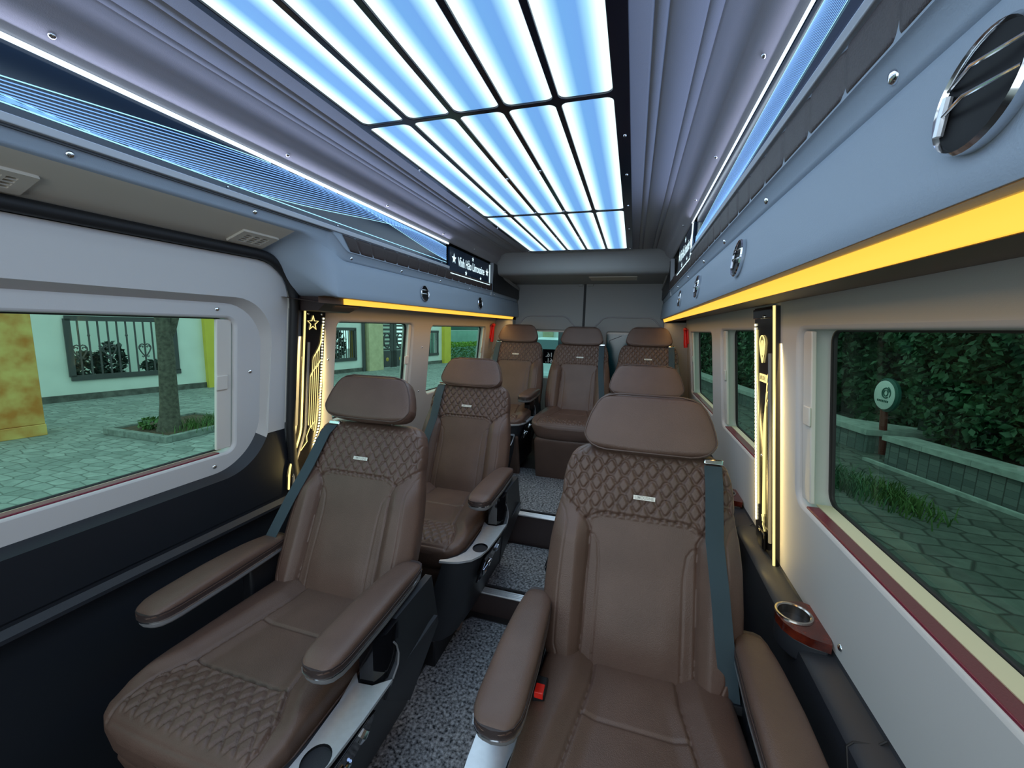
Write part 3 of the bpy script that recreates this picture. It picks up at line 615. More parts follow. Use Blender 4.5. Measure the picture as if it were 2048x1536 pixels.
# ------------------------------------------------------------------ glowing pillar panels
def pillar_panel(side, y0, y1, z0, z1, label):
    t = thing('pillar_light', label, 'pillar light', (wx(side, z0), (y0 + y1) / 2, z0), 'glowing pillar panels')
    sgn = 1 if side == -1 else -1                    # u runs to the viewer's right
    yc = (y0 + y1) / 2; w = (y1 - y0) / 2
    bend = lambda z: -.055 * smooth(z, -.42, -.62) if side == -1 else 0
    fn = lambda u, z, d: (wx(side, z, -d), yc + sgn * u + float(bend(z)), z)
    zz = np.linspace(z1, z0, 24)
    g = G(); g.grid(np.array([[fn(u, z, d) for u, d in ((-w, 0), (-w, .012), (w, .012), (w, 0))] for z in zz])); g.ob('backing', 'backing_dark', t)
    lu = -w + .008; ru = w - .006
    for ue in ((lu - .012, ru + .012)):
        a_ = area('pillar_glow', fn(ue, (z0 + z1) / 2, .03), (side, 0, 0), .012, .012, .01, (1, .8, .4)); x_ = Vector((0, 1, 0)); z_ = Vector((-side, 0, 0)); y_ = z_.cross(x_)
        a_.data.size_y = z1 - z0 - .04; a_.data.energy = .5; a_.data.color = (1, .74, .28)
        a_.matrix_world = Matrix([[x_[i], y_[i], z_[i], a_.location[i]] for i in range(3)] + [[0, 0, 0, 1]])
    if side == -1:
        G().tube([fn(lu, z, .014) for z in zz], .0036, 8).ob('edge_tube', 'led_warm', t)
        G().tube([fn(lu + .022, z, .016) for z in zz if z < z1 - .10], .005, 8).ob('chrome_strip', 'trim_grey', t)
        zb = np.arange(z1 - .03, z0 + .15, -.0125)
        g = G()
        for z in zb: g.box(-.003, .003, z - .0035, z + .0035, .012, .016, lambda a, b, d: fn(ru - .006 + a, b, d))
        g.ob('led_dots', 'led_white_warm', t)
        P = star(.030, -.010, z1 - .05, .40); g = G(); g.tube([fn(a, b, .015) for a, b in P], .0019, 6, closed=True); g.ob('star', 'led_warm', t)
        g = G()
        for k in range(5):
            ub = -.014 + .011 * k; top = z1 - .115 - .012 * (4 - k) * (2.2 if k < 1 else 1); pts = [fn(ru - .012, top + .02 + .01 * k, .015)]
            pts += [fn(ub + (ru - .012 - ub) * (1 - s_) ** 2, top - .05 * s_, .015) for s_ in np.linspace(.2, 1, 6)]
            pts += [fn(ub, z, .015) for z in np.linspace(top - .1, -.43 - .01 * k, 8)]
            g.tube(pts, .0013, 6)
        g.tube([fn(ru - .012, z1 - .20, .015), fn(.008, z1 - .235, .015), fn(-.014, z1 - .27, .015)], .0013, 6)
        g.tube([fn(.02, -.42, .015), fn(-.005, -.445, .015), fn(-.012, -.475, .015), fn(.0, -.50, .015), fn(-.02, -.53, .015)], .0016, 6)
        g.ob('glow_line', 'led_warm', t)
        screws(t, [fn(-.035, z1 - .012, .013), fn(.038, z1 - .012, .013), fn(-.03, z0 + .05, .013)], (1, 0, .1), .005)
    else:
        zb = np.arange(z1 - .055, z0 + .07, -.0125)
        g = G()
        for z in zb: g.box(-.0035, .0035, z - .004, z + .004, .012, .016, lambda a, b, d: fn(lu + .004 + a, b, d))
        g.tube([fn(lu + .004, z, .014) for z in zz if z < z1 - .05 and z > z0 + .06], .002, 6); g.ob('led_dots', 'led_white_warm', t)
        G().tube([fn(lu + .020 + .012 * smooth(z, z1 - .22, z1 - .28), z, .014) for z in zz if z < z1 - .06 and z > z0 + .13], .0016, 6).ob('edge_glow', 'led_warm', t)
        G().tube([fn(ru - .002, z, .014) for z in zz], .0042, 8).ob('edge_tube', 'led_warm', t)
        G().tube([fn(ru - .026, z, .018) for z in zz if z < z1 - .125 and z > z0 + .05], .006, 8).ob('chrome_strip', 'trim_grey', t)
        uc = -.016; zc = z1 - .115
        S = [(uc + .026 * math.sin(a), zc + .025 * math.cos(a)) for a in np.linspace(-pi * .52, pi * .52, 13)] + [(uc + .017, zc - .03), (uc, zc - .062), (uc - .017, zc - .03)]
        g = G(); g.tube([fn(a, b, .015) for a, b in S], .0020, 6, closed=True)
        S2 = [(uc + .45 * (a - uc), zc + .55 * (b - zc) - .004) for a, b in S]; g.tube([fn(a, b, .015) for a, b in S2], .0012, 6, closed=True)
        g.tube([fn(uc, zc + .008, .015), fn(uc, zc - .03, .015)], .0012, 6); g.ob('shield_emblem', 'led_warm', t)
        G().box(-.050, .022, -.013, .013, .012, .014, lambda a, b, d: fn(a, z1 - .228 + b, d)).ob('name_bar', 'led_warm', t)
        V, F = text_mesh('LIMOUSINE', .02, .0003); s_ = .06 / (V[:, 0].max() - V[:, 0].min())
        G().add([fn(-.014 + a * s_, z1 - .228 + b, .0146) for a, b, c in V], F).ob('lettering', 'backing_dark', t, smooth=False)
        g = G()
        for k in range(4):
            ub = -.006 + .008 * k; top = z1 - .36 + .028 * k
            pts = [fn(ru - .034, top + .09, .014)] + [fn(ub + .006 + (.03 - .006 * k) * (1 - s_) ** 1.5, top + .06 * (1 - s_), .014) for s_ in np.linspace(0, 1, 6)]
            pts += [fn(ub - .016 * s_, top - .02 - s_ * (top - .02 - (z0 + .10 + .012 * k)), .014) for s_ in np.linspace(0, 1, 8)]; g.tube(pts, .0011, 5)
        g.tube([fn(-.03, z0 + .12, .014), fn(-.012, z0 + .105, .014), fn(-.02, z0 + .09, .014), fn(.0, z0 + .075, .014), fn(-.01, z0 + .055, .014)], .0014, 5)
        g.ob('glow_line', 'led_warm', t)
        G().box(-.036, .03, -.03, .03, .012, .026, lambda a, b, d: fn(a - .006, z0 + .045 + b, d)).ob('foot_cap', 'gloss_black', t, bevel=.006)
        G().box(-w, w - .015, -.032, 0, .012, .018, lambda a, b, d: fn(a, z1 - .004 + b, d)).ob('top_cap', 'gloss_black', t, bevel=.004)
        screws(t, [fn(.02, z1 - .03, .019), fn(-.03, z0 + .33, .013)], (-1, 0, .1), .005)
pillar_panel(-1, 1.295, 1.415, -.68, .045, 'black pillar panel with glowing gold star and lines beside the sliding door')
pillar_panel(1, 1.375, 1.592, -.74, .082, 'black pillar panel with glowing gold shield and lines on the right wall')

# ------------------------------------------------------------------ captain seats (built once, then copied)
HIP = np.array([0, -.139, .456])
def back_fn(x, v, w): return np.stack([np.asarray(x, float), -np.asarray(w, float) + 0 * np.asarray(x), np.asarray(v, float) + .475 + 0 * np.asarray(x)], -1)
BK = [-.477, -.474, -.466, -.45, -.42, -.37, -.25, -.15, -.08, -.03, -.012, 0, .03, .07, .10, .118, .130, .136]
BW = [.150, .180, .205, .224, .243, .2525, .2525, .247, .238, .2275, .2245, .2245, .223, .216, .205, .190, .168, .135]
def wave_grooves(X, V, v0, dv, per, amp, nmin, nmax, wd=.0032):
    g = np.zeros(X.shape)
    for k in range(nmin, nmax):
        s_ = 1 if k % 2 else -1; ph = 2 * pi * X / per
        vk = v0 + k * dv + s_ * amp * (np.cos(ph) + .12 * np.cos(2 * ph)); sl = amp * 2 * pi / per * np.sin(ph)
        g = np.maximum(g, np.exp(-((V - vk) / np.sqrt(1 + sl ** 2) / wd) ** 2))
    return g
def back_relief(X, V):
    A = np.abs(X); yoke = np.interp(A, [0, .108, .125, .150, .225, .3], [-.053, -.053, -.060, -.074, -.012, -.012])
    low = smooth(yoke - V, 0, .012)
    bol = .030 * smooth(A, .128, .175) * (1 - .75 * smooth(A, .20, .255)) * smooth(-V, .03, .14)
    R = bol * low - .006 * smooth(A, 0, .14) * 0
    R += .010 * smooth(-V, .18, .36) * (1 - smooth(A, .06, .15)) * (1 - smooth(-V, .36, .47))
    quilt = (1 - low)
    R += quilt * (.006 - .0062 * wave_grooves(X, V, -.15, .0235, .0365, .0098, 0, 14)) * (1 - smooth(V, .095, .12))
    ys = [(a * s_, b) for s_ in (1,) for a, b in [(0, -.053), (.108, -.053), (.125, -.060), (.150, -.074), (.19, -.041), (.225, -.012)]]
    R -= .006 * np.exp(-(dist_poly(A, V, ys) / .0035) ** 2)
    R -= .007 * np.exp(-(dist_poly(A, V, [(.150, -.074), (.1375, -.10), (.1375, -.16), (.141, -.40), (.142, -.465)]) / .004) ** 2)
    R -= .0028 * np.exp(-(dist_poly(A, V, [(.138, -.112), (.125, -.116), (.113, -.135), (.107, -.19), (.109, -.43), (.110, -.465)]) / .0022) ** 2)
    R -= .0028 * np.exp(-(dist_poly(A, V, [(.2245, -.04), (.210, -.06), (.200, -.09), (.205, -.16), (.209, -.25), (.207, -.40), (.19, -.445), (.15, -.47)]) / .0022) ** 2)
    R -= .003 * np.exp(-(dist_poly(A, V, [(.16, .125), (.19, .10), (.207, .03), (.210, -.02)]) / .0024) ** 2) * smooth(V, -.03, .0)
    return R
def shear_x(x, y, z, base, k=.20):      # the console leans in towards the floor
    return np.stack([np.asarray(x) - k * np.clip(base - np.asarray(z), 0, 9) + 0 * np.asarray(z), np.asarray(y) + 0 * np.asarray(z), np.asarray(z) + 0 * np.asarray(x)], -1)
def cush_relief(X, V):
    A = np.abs(X)                        # V: distance from the rear edge towards the front
    sx = np.interp(V, [0, .10, .20, .36, .42, .52], [.098, .102, .120, .150, .185, .20])
    R = .020 * smooth(A - sx, 0, .05) * (1 - smooth(V, .39, .50)) - .010 * smooth(V, .05, .2) * (1 - smooth(A - sx, -.04, 0)) * (1 - smooth(V, .36, .46))
    R -= .010 * smooth(V, .42, .53)
    qz = smooth(V, .355, .363) * (1 - smooth(V, .495, .508)) * (1 - smooth(A - sx, -.006, .002))
    R += qz * (.005 - .0058 * wave_grooves(X, V, .35, .0240, .0365, .0098, -1, 8))
    for pts in ([(.098, 0), (.102, .10), (.120, .20), (.150, .357), (.185, .42), (.197, .48), (.187, .52)],):
        R -= .006 * np.exp(-(dist_poly(A, V, pts) / .0040) ** 2)
    R -= .005 * np.exp(-((V - .357) / .0035) ** 2) * (A < sx) + .005 * np.exp(-((V - .19) / .0035) ** 2) * (A < sx)
    R -= .004 * np.exp(-((V - .517) / .003) ** 2)
    return R
def make_seat(name, label, console):
    t = thing(name, label, 'seat', (0, 0, -ZC), 'brown leather passenger seats', local=True)
    # backrest
    X, V, W = pill(BK, BW, 190, 250, .055, .055, back_relief, p=7, er=.035)
    P = back_fn(X, V, W); b = G().grid(P, cv=True); n1 = X.shape[1]
    b.f.append(tuple(range(n1))); b.f.append(tuple(range((X.shape[0] - 1) * n1, X.shape[0] * n1)))
    def bob(g, nm, m, par=None, **k):
        for i in range(len(g.v)): g.v[i] = g.v[i] + HIP
        return g.ob(nm, m, par or t, org=HIP if par is None else None, **k)
    back = bob(b, 'backrest', 'leather', ang=75)
    X, V, W = pill([-.45, -.43, -.30, 0, .06, .085], [.12, .17, .19, .17, .15, .10], 30, 40, .02, .006, None, p=8, er=.03)
    bob(G().grid(back_fn(X, V, -W - .118), cv=True), 'back_shell', 'plastic_black', back)
    # headrest
    HK = [.116, .118, .124, .134, .148, .162, .19, .22, .25, .268, .279, .285]
    HW = [.112, .134, .152, .164, .172, .1745, .170, .161, .147, .133, .114, .085]
    X, V, W = pill(HK, HW, 70, 60, .03, .058, None, p=9, er=.022, nb=24)
    bow = .010 * (X / .17) ** 2 * smooth(.2 - V, 0, .08)
    h = bob(G().grid(back_fn(X, V - .004 + bow, W + .028 - .03 * (V - .2)), cv=True), 'headrest', 'leather', ang=75)
    o = [(w, v) for v, w in zip(HK, HW)]; o = o + [(-a, b_) for a, b_ in o[::-1]]
    q = G(); q.tube(back_fn([a * .972 for a, c in o], [.2 + (c - .2) * .955 - .004 + .010 * (a / .17) ** 2 * float(smooth(.2 - c, 0, .08)) for a, c in o], [.0235 - .03 * (c - .2) for a, c in o]), .0026, 6, closed=True); bob(q, 'piping', 'leather_pipe', h)
    for s_ in (-.07, .07):
        q = G(); q.cyl(back_fn(s_, .09, -.06), back_fn(s_, .16, -.035), .007); bob(q, 'headrest_post', 'chrome')
    # badge
    q = G(); q.grid(np.array([[back_fn(a, b_, .0105 + d) for a, b_, d in ((x, -.0055, -.004), (x, -.0055, 0), (x, .0055, 0), (x, .0055, -.004))] for x in (-.028, .028)]))
    bd = bob(q, 'badge', 'plate_metal'); tag(bd, 'small silver name plate')
    Vt, F = text_mesh('LIMOUSINE', .011, .0001); s_ = .048 / (Vt[:, 0].max() - Vt[:, 0].min())
    bob(G().add([back_fn(a * s_, b_, .0109) for a, b_, c in Vt], F), 'lettering', 'engrave', bd, smooth=False)
    # cushion (V runs from the rear edge to the front)
    X, V, W = pill([0, .01, .05, .2, .36, .45, .493, .512, .524, .530], [.20, .215, .226, .236, .243, .243, .233, .217, .19, .13], 150, 200, .045, .085, cush_relief, p=7, er=.040)
    q = G().grid(np.stack([X, -.085 - V + 0 * X - .01 * (1 - (X / .24) ** 2) * smooth(V, .45, .53), .495 + W + .0 * V], -1), cv=True); cu = q.ob('cushion', 'leather', t, ang=75)
    o = [(-.241, -.27), (-.2445, -.45), (-.242, -.525), (-.230, -.573), (-.207, -.600), (-.15, -.616), (0, -.625), (.15, -.616), (.207, -.600), (.230, -.573), (.242, -.525), (.2445, -.45), (.241, -.27)]
    G().tube([(a, b_ + .002, .449 - .008 * smooth(-b_, .45, .57)) for a, b_ in o], .0030, 6).ob('piping', 'leather_pipe', cu)
    # leg rest
    X, V, W = pill([0, .01, .03, .3, .325, .335], [.19, .205, .214, .214, .208, .19], 30, 30, .02, .03, None, p=8, er=.03)
    G().grid(np.stack([X, -.60 + .28 * V - W * .95, .372 - V - .3 * W], -1), cv=True).ob('leg_rest', 'leather', t, ang=60)
    G().box(-.20, .20, -.52, -.09, .10, .365).ob('seat_base', 'plastic_black', t, bevel=.01)
    # armrests
    for sx in (-1, 1):
        xa = sx * .262
        AK = [0, .004, .015, .035, .06, .2, .35, .40, .425, .433]; AW = [.018, .028, .040, .0475, .050, .049, .042, .037, .028, .015]
        X, V, W = pill(AK, AW, 30, 50, .022, .010, None, p=3.0, er=.05)
        rise = .010 * np.sin(pi * np.clip(V / .43, 0, 1)) - .006 * smooth(V, .3, .43)
        a = G().grid(np.stack([xa + X, -.485 + V, .636 + W + rise * (W > -.03)], -1), cv=True).ob('armrest', 'leather', t, ang=70)
        ol = [(w * 1.03, v) for v, w in zip(AK, AW)]; ol = [(-.0, -.003)] + ol + [(-p_, v) for p_, v in ol[::-1]]
        fa = lambda x, y, d: (xa + x, -.485 + y, d + .008)
        G().prism(ol, fa, .5925, .5955).ob('chrome_strip', 'chrome', a)
        G().prism([(x * .985, .001 + y * .995) for x, y in ol], fa, .5955, .614).ob('side_band', 'leather_dark', a)
        G().prism([(x * .97, .005 + y * .98) for x, y in ol], fa, .575, .5925).ob('arm_base', 'trim_grey', a, bevel=.006)
        q = G(); q.tube([(xa + .965 * x, -.482 + .985 * y, .6165) for x, y in ol[1:]], .0022, 6, closed=True); q.ob('stitch_line', 'leather_pipe', a)
        G().box(xa - .02, xa + .02, -.20, -.06, .40, .575).ob('arm_support', 'plastic_black', a, bevel=.008)
    # console on the aisle side
    if console:
        s_ = console
        fx = lambda x, y, z: shear_x(s_ * x, np.asarray(y) + .035, z, .44, .33 * s_)
        plan = [(.235, -.345), (.262, -.372), (.30, -.368), (.338, -.335), (.336, -.45), (.330, -.55), (.318, -.605), (.295, -.645), (.255, -.672), (.225, -.682), (.185, -.690), (.185, -.680), (.21, -.668), (.235, -.64), (.255, -.60), (.258, -.54), (.252, -.43)]
        hole = [(.297 + .030 * math.cos(q_), -.555 + .034 * math.sin(q_)) for q_ in np.linspace(0, 2 * pi, 24, endpoint=False)]
        bm = bmesh.new(); ed = []
        for poly in (plan, hole):
            vs = [bm.verts.new((a_, b_, 0)) for a_, b_ in poly]; ed += [bm.edges.new((vs[i], vs[(i + 1) % len(vs)])) for i in range(len(vs))]
        bmesh.ops.triangle_fill(bm, use_beauty=True, edges=ed); bm.verts.index_update()
        q = G(); q.add([fx(v.co.x, v.co.y, .452) for v in bm.verts], [tuple(v.index for v in f_.verts) for f_ in bm.faces]); bm.free()
        q.grid(np.array([[fx(a_, b_, z) for a_, b_ in plan] for z in (.452, .444)]), cv=True)
        tr = q.ob('console_tray', 'satin_metal', t, ang=30)
        q = G(); q.grid(np.array([[fx(a_, b_, z) for a_, b_ in hole] for z in (.452, .36)]), cv=True); q.add([fx(a_, b_, .36) for a_, b_ in hole], [tuple(range(24))]); q.ob('cup_well', 'gloss_black', tr)
        body = [(.240, -.08), (.336, -.08), (.334, -.35), (.332, -.45), (.326, -.55), (.314, -.60), (.29, -.638), (.252, -.664), (.225, -.674), (.195, -.680), (.195, -.66), (.235, -.60)]
        q = G(); q.grid(np.array([[fx(a_, b_, z) for a_, b_ in body] for z in (.4435, .38, .20, .08)]), cv=True)
        for z in (.4435, .08): q.add([fx(a_, b_, z) for a_, b_ in body], [tuple(range(len(body)))])
        cb = q.ob('console', 'console_dark', t, ang=40)
        wing = [(-.06, .08), (-.055, .40), (-.075, .574), (-.31, .574), (-.295, .53), (-.29, .49), (-.30, .468), (-.325, .452), (-.345, .44), (-.35, .40)]
        q = G(); q.prism(wing, lambda y, z, d: tuple(fx(.318 + d - .20 * max(0, z - .44), y, z)), 0, .022); q.ob('wing_panel', 'console_dark', cb, ang=30)
        q = G(); q.tube([tuple(fx(.341 - .20 * max(0, z - .44), y, z)) for y, z in [(-.305, .53), (-.296, .515), (-.294, .49), (-.305, .468), (-.335, .452)]], .0025, 6); q.ob('edge_line', 'trim_grey', cb)
        q = G(); q.prism([(.245, -.28), (.262, -.366), (.30, -.362), (.322, -.335), (.322, -.28)], lambda a_, b_, z: tuple(fx(a_, b_, z)), .45, .575); q.ob('gloss_post', 'gloss_black', cb, ang=40)
        q = G(); q.prism([(-.40, .425), (-.43, .437), (-.60, .437), (-.60, .33), (-.50, .30), (-.45, .33), (-.40, .37)], lambda y, z, d: tuple(fx(.331 + d, y, z)), 0, .008); sw = q.ob('switch_plate', 'gloss_black', cb, bevel=.002)
        q = G(); q.tube([tuple(fx(.343, y, z)) for y, z in [(-.435, .408), (-.445, .398), (-.45, .385)]], [.008, .010, .005], 8); q.ob('recline_lever', 'chrome', cb)
        q = G(); q.tube([tuple(fx(.342, y, z)) for y, z in [(-.475, .362), (-.468, .345), (-.485, .338), (-.49, .352)]], .0035, 6); q.ob('slide_lever', 'chrome', cb)
        q = G(); q.tube([tuple(fx(.343, y, z)) for y, z in [(-.50, .375), (-.55, .385), (-.57, .372), (-.55, .338), (-.52, .335)]], .0042, 8); q.ob('pull_handle', 'chrome', cb)
        q = G(); q.grid(np.array([[fx(.278 + a_, -.664 + .35 * a_ - .004 * d_, .345 + b_) for a_, b_ in rrect(-.02 * k_, .02 * k_, -.045 * k_, .045 * k_, .012 * k_)] for k_, d_ in ((1, 0), (1, 3), (.72, 3), (.70, 1))]), cv=True); q.ob('socket_frame', 'chrome', cb)
    return t
def pedestal(t, fl, ystep=None, zstep=0, con=0):
    # foot of the seat: black box down to its own floor
    q = G(); ya = -.36; yb = -.08
    if ystep is not None:
        q.box(-.17, .17, ystep + .02, yb, zstep + .003, .11); 
    else: q.box(-.17, .17, ya, yb, fl + .003, .11)
    if con:
        x0, x1 = sorted((con * .08, con * .150)); y1 = (ystep - .01) if ystep is not None else -.08
        q.box(x0, x1, -.625, y1, fl + .003, .085)
    q.ob('pedestal', 'plastic_black', t, bevel=.006)
def belt(t, side, pts, tongue=True, buckle=True, wd=.021):
    # webbing lying on the backrest: (x, v) path in the plane of the back
    n = 26; xs = np.interp(np.linspace(0, 1, n), np.linspace(0, 1, len(pts)), [p[0] for p in pts]) * side
    vs = np.interp(np.linspace(0, 1, n), np.linspace(0, 1, len(pts)), [p[1] for p in pts]); ws = np.interp(np.linspace(0, 1, n), np.linspace(0, 1, len(pts)), [p[2] for p in pts])
    g = G(); rows = []
    for x, v, w in zip(xs, vs, ws): rows.append([back_fn(x + a, v, w + d) for a, d in ((-wd, 0), (-wd, .002), (0, .003), (wd, .002), (wd, 0))])
    g.grid(np.array(rows), cv=True)
    for i in range(len(g.v)): g.v[i] = g.v[i] + HIP
    b = g.ob('seat_belt', 'belt', t, org=HIP, ang=60)
    if tongue:
        x, v, w = pts[-1]; x *= side
        g = G(); g.box(-.028, .028, -.012, .010, -.004, .008, lambda a, c, d: back_fn(x + a, v + c - .004, w + d + .002))
        g2 = G(); g2.tube([back_fn(x + a, v - .016 + c, w + .004) for a, c in ((-.010, 0), (-.010, -.035), (.010, -.035), (.010, 0))], .003, 6)
        for gg in (g, g2):
            for i in range(len(gg.v)): gg.v[i] = gg.v[i] + HIP
        g.ob('belt_slider', 'plastic_black', b, bevel=.003); g2.ob('belt_tongue', 'chrome', b)
    g = G(); x, v, w = pts[0]; g.box(-.022, .026, -.008, .008, -.004, .010, lambda a, c, d: back_fn(x * side + a, v + c + .010, w + d - .012))
    for i in range(len(g.v)): g.v[i] = g.v[i] + HIP
    g.ob('belt_guide', 'chrome', t, org=HIP, bevel=.004)
    return b
def buckle(t, x, y, z):
    g = G(); g.box(x - .014, x + .014, y - .020, y + .03, z - .02, z + .010); b = g.ob('belt_buckle', 'plastic_black', t, bevel=.004)
    G().box(x - .0105, x + .0105, y - .0215, y + .005, z - .004, z + .0125).ob('release_button', 'red_buckle', b, bevel=.002)

def place(t, x, yp, dz, rec):
    # x and the depth of the name plate give the seat's place; rec is its recline
    th = math.radians(rec); hip_y = yp - .475 * math.sin(th)
    t.location = (x, hip_y + .139, dz)
    for o in bpy.data.objects:
        if o.parent == t and o.name.split('.')[0] in ('backrest', 'headrest', 'headrest_post', 'badge', 'seat_belt', 'belt_guide'): o.rotation_euler = (-th, 0, 0)
seatR = make_seat('passenger_seat', 'brown leather seat at the front right beside the largest window, seen closest', -1)
seatL = make_seat('passenger_seat', 'brown leather seat at the front left beside the sliding door window', 1)
# bare seat without console or armrests for the middle of the rear row
seatC = copy_tree(seatR); seatC['label'] = 'middle seat of the rear row, standing between the two amber lit seats'
def drop(root, names):
    for o in [o for o in bpy.data.objects if o.parent == root and o.name.split('.')[0] in names]:
        for c in [c for c in bpy.data.objects if c.parent == o]: bpy.data.objects.remove(c)
        bpy.data.objects.remove(o)
drop(seatC, ('armrest', 'console', 'console_tray'))
seatL2 = copy_tree(seatL); seatL2['label'] = 'brown seat of the second row on the left, behind the front left seat'
seatR2 = copy_tree(seatR); seatR2['label'] = 'second row right seat, only its headrest shows above the front right seat'
seatCL = copy_tree(seatL); seatCL['label'] = 'left seat of the three in the rear row, lit amber, next to the left wall'
seatCR = copy_tree(seatR); seatCR['label'] = 'right seat of the three in the rear row, half hidden by nearer headrests'
bR = [(.165, .105, .008), (.168, .05, .018), (.172, -.08, .022), (.185, -.20, .040), (.200, -.32, .034), (.220, -.445, .014)]
for sd, t in ((1, seatR), (-1, seatL2), (1, seatR2), (-1, seatCL), (1, seatCR)): belt(t, sd, bR)
belt(seatC, 1, bR)
belt(seatL, -1, [(.150, .105, .006), (.165, .07, .016), (.195, -.05, .020), (.225, -.17, .034), (.262, -.30, .035), (.315, -.425, .016)])
for t, x in ((seatR, -.212), (seatL, .212), (seatR2, -.212)): buckle(t, x, -.275, .520)
buckle(seatL2, .190, -.20, .535)
pedestal(seatR, 0, con=-1); pedestal(seatL, 0, con=1)
pedestal(seatL2, -.04, -.28, .07, con=1); pedestal(seatR2, -.04, -.28, .07, con=-1)
for t, c in ((seatC, 0), (seatCL, 1), (seatCR, -1)): pedestal(t, .02, con=c)
place(seatR, .055, 1.10, 0, 17); place(seatL, -.878, 1.15, 0, 23)
def nudge(t, name, dy, dz):
    for o in bpy.data.objects:
        if o.parent == t and o.name.split('.')[0] in name: o.location.y += dy; o.location.z += dz
nudge(seatL, ('headrest', 'headrest_post'), -.012, .018)
nudge(seatL2, ('headrest', 'headrest_post'), 0, -.015); nudge(seatR2, ('headrest', 'headrest_post'), 0, -.010)
place(seatL2, -.825, 1.955, .04, 22); place(seatR2, .072, 1.98, .04, 22)
place(seatCL, -.945, 3.28, .243, 24); place(seatC, -.405, 3.29, .236, 24); place(seatCR, .118, 3.29, .243, 24)
for t in (seatCL, seatC, seatCR): nudge(t, ('headrest', 'headrest_post'), 0, -.012)
for t, d in ((seatCL, -.045), (seatCR, .045)):
    for o in bpy.data.objects:
        if o.parent == t and o.name.split('.')[0] in ('console', 'console_tray', 'armrest', 'pedestal'): o.location.x += d * (1 if o.name.startswith('arm') else 1.6)
for t in (seatR, seatL, seatL2, seatR2, seatCR):          # only the rear left seat shows a socket in its console
    for c in [o for o in bpy.data.objects if o.parent == t and o.name.split('.')[0] == 'console']:
        for q in [o for o in bpy.data.objects if o.parent == c and o.name.startswith('socket_frame')]: bpy.data.objects.remove(q)

# ------------------------------------------------------------------ the street outside
GZ = -2.05
G().box(-22, -1.55, -12, 40, GZ - .2, GZ).ob('pavement', 'paving', kind='structure', label='pale stone paved pavement outside the left windows', cat='pavement')
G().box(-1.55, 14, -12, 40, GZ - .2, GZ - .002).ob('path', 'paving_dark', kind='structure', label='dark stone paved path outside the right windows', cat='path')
def leaves(g, c, rad, n, size, squash=1.0, droop=0.0):
    # folded leaf blades scattered through the outer part of an ellipsoid
    c = np.asarray(c, float); rad = np.asarray(rad, float)
    d = rng.normal(size=(n, 3)); d /= np.linalg.norm(d, axis=1)[:, None]; r = rng.uniform(.55, 1.0, n) ** .7
    P = c + d * rad * r[:, None]
    a = rng.normal(size=(n, 3)) + d * .9 + np.array([0, 0, -droop]); a /= np.linalg.norm(a, axis=1)[:, None]
    b = np.cross(a, rng.normal(size=(n, 3))); b /= np.linalg.norm(b, axis=1)[:, None]; k = np.cross(a, b)
    L = size * rng.uniform(.6, 1.3, n)[:, None]; Wd = L * .30 * squash
    v = np.stack([P - a * L * .5, P + b * Wd + k * Wd * .3, P + a * L * .5, P - b * Wd + k * Wd * .3], 1).reshape(-1, 3)
    i = np.arange(n) * 4
    g.add(v, list(map(tuple, np.concatenate([np.stack([i, i + 1, i + 2], 1), np.stack([i, i + 2, i + 3], 1)]).tolist())))
def blades(g, c, rx, ry, n, h, w=.008):
    for _ in range(n):
        x = c[0] + rng.normal() * rx; y = c[1] + rng.normal() * ry; hh = h * rng.uniform(.5, 1.2); lx, ly = rng.normal(size=2) * hh * .45
        g.add([(x - w, y, c[2]), (x + w, y, c[2]), (x + lx * .4 + w * .7, y + ly * .4, c[2] + hh * .7), (x + lx * .4 - w * .7, y + ly * .4, c[2] + hh * .7), (x + lx, y + ly, c[2] + hh * .95)], [(0, 1, 2, 3), (3, 2, 4)])
# left side: house front set in its own frame: s along the wall, d towards the van
Uv = np.array([.2136, .977]); Nv = np.array([.977, -.2136]); Ov = np.array([-12.6, 7.99])
def hp(s, z, d=0): q = Ov + Uv * s + Nv * d; return (q[0], q[1], z)
hf = lambda s, z, d: hp(s, z, d)
HW_ = [(-1.78, .40, -1.46, -.06, .01), (5.4, 6.62, -1.46, -.26, .01), (11.2, 12.0, -1.5, -.36, .01)]
house = thing('house', 'pale house front with barred windows across the pavement on the left', 'house', hp(3, GZ))
G().holed([(-9, GZ + .16), (7.0, GZ + .16), (7.0, 3.5), (-9, 3.5)], HW_[:2], hf, 0, -.25, lip=.004).holed([(10.2, GZ + .16), (12.4, GZ + .16), (12.4, 3.5), (10.2, 3.5)], HW_[2:], hf, 0, -.25, lip=.004).ob('wall', 'plaster', house, smooth=False)
G().box(-9, 7.0, -.05, .03, GZ, GZ + .16, lambda s, d, z: hp(s, z, d)).box(10.2, 12.9, -.05, .03, GZ, GZ + .16, lambda s, d, z: hp(s, z, d)).ob('plinth', 'stone_plinth', house, smooth=False)
G().box(-9, 7, -4.1, -4.0, GZ, 1.6, lambda s, d, z: hp(s, z, d)).box(10, 13, -4.1, -4.0, GZ, 1.6, lambda s, d, z: hp(s, z, d)).ob('courtyard_wall', 'courtyard', house, smooth=False)
G().box(1.03, 1.75, 0, .16, GZ, 3.5, lambda s, d, z: hp(s, z, d)).ob('pilaster', 'yellow_paint', house, smooth=False)
G().box(12.3, 12.85, -.05, .2, GZ, 3.5, lambda s, d, z: hp(s, z, d)).ob('pilaster', 'yellow_paint', house, smooth=False)
G().box(.22, .40, -.20, -.02, -1.46, -.06, lambda s, d, z: hp(s, z, d)).box(6.45, 6.66, -.20, .0, -1.46, -.26, lambda s, d, z: hp(s, z, d)).ob('timber_reveal', 'window_wood', house, smooth=False)
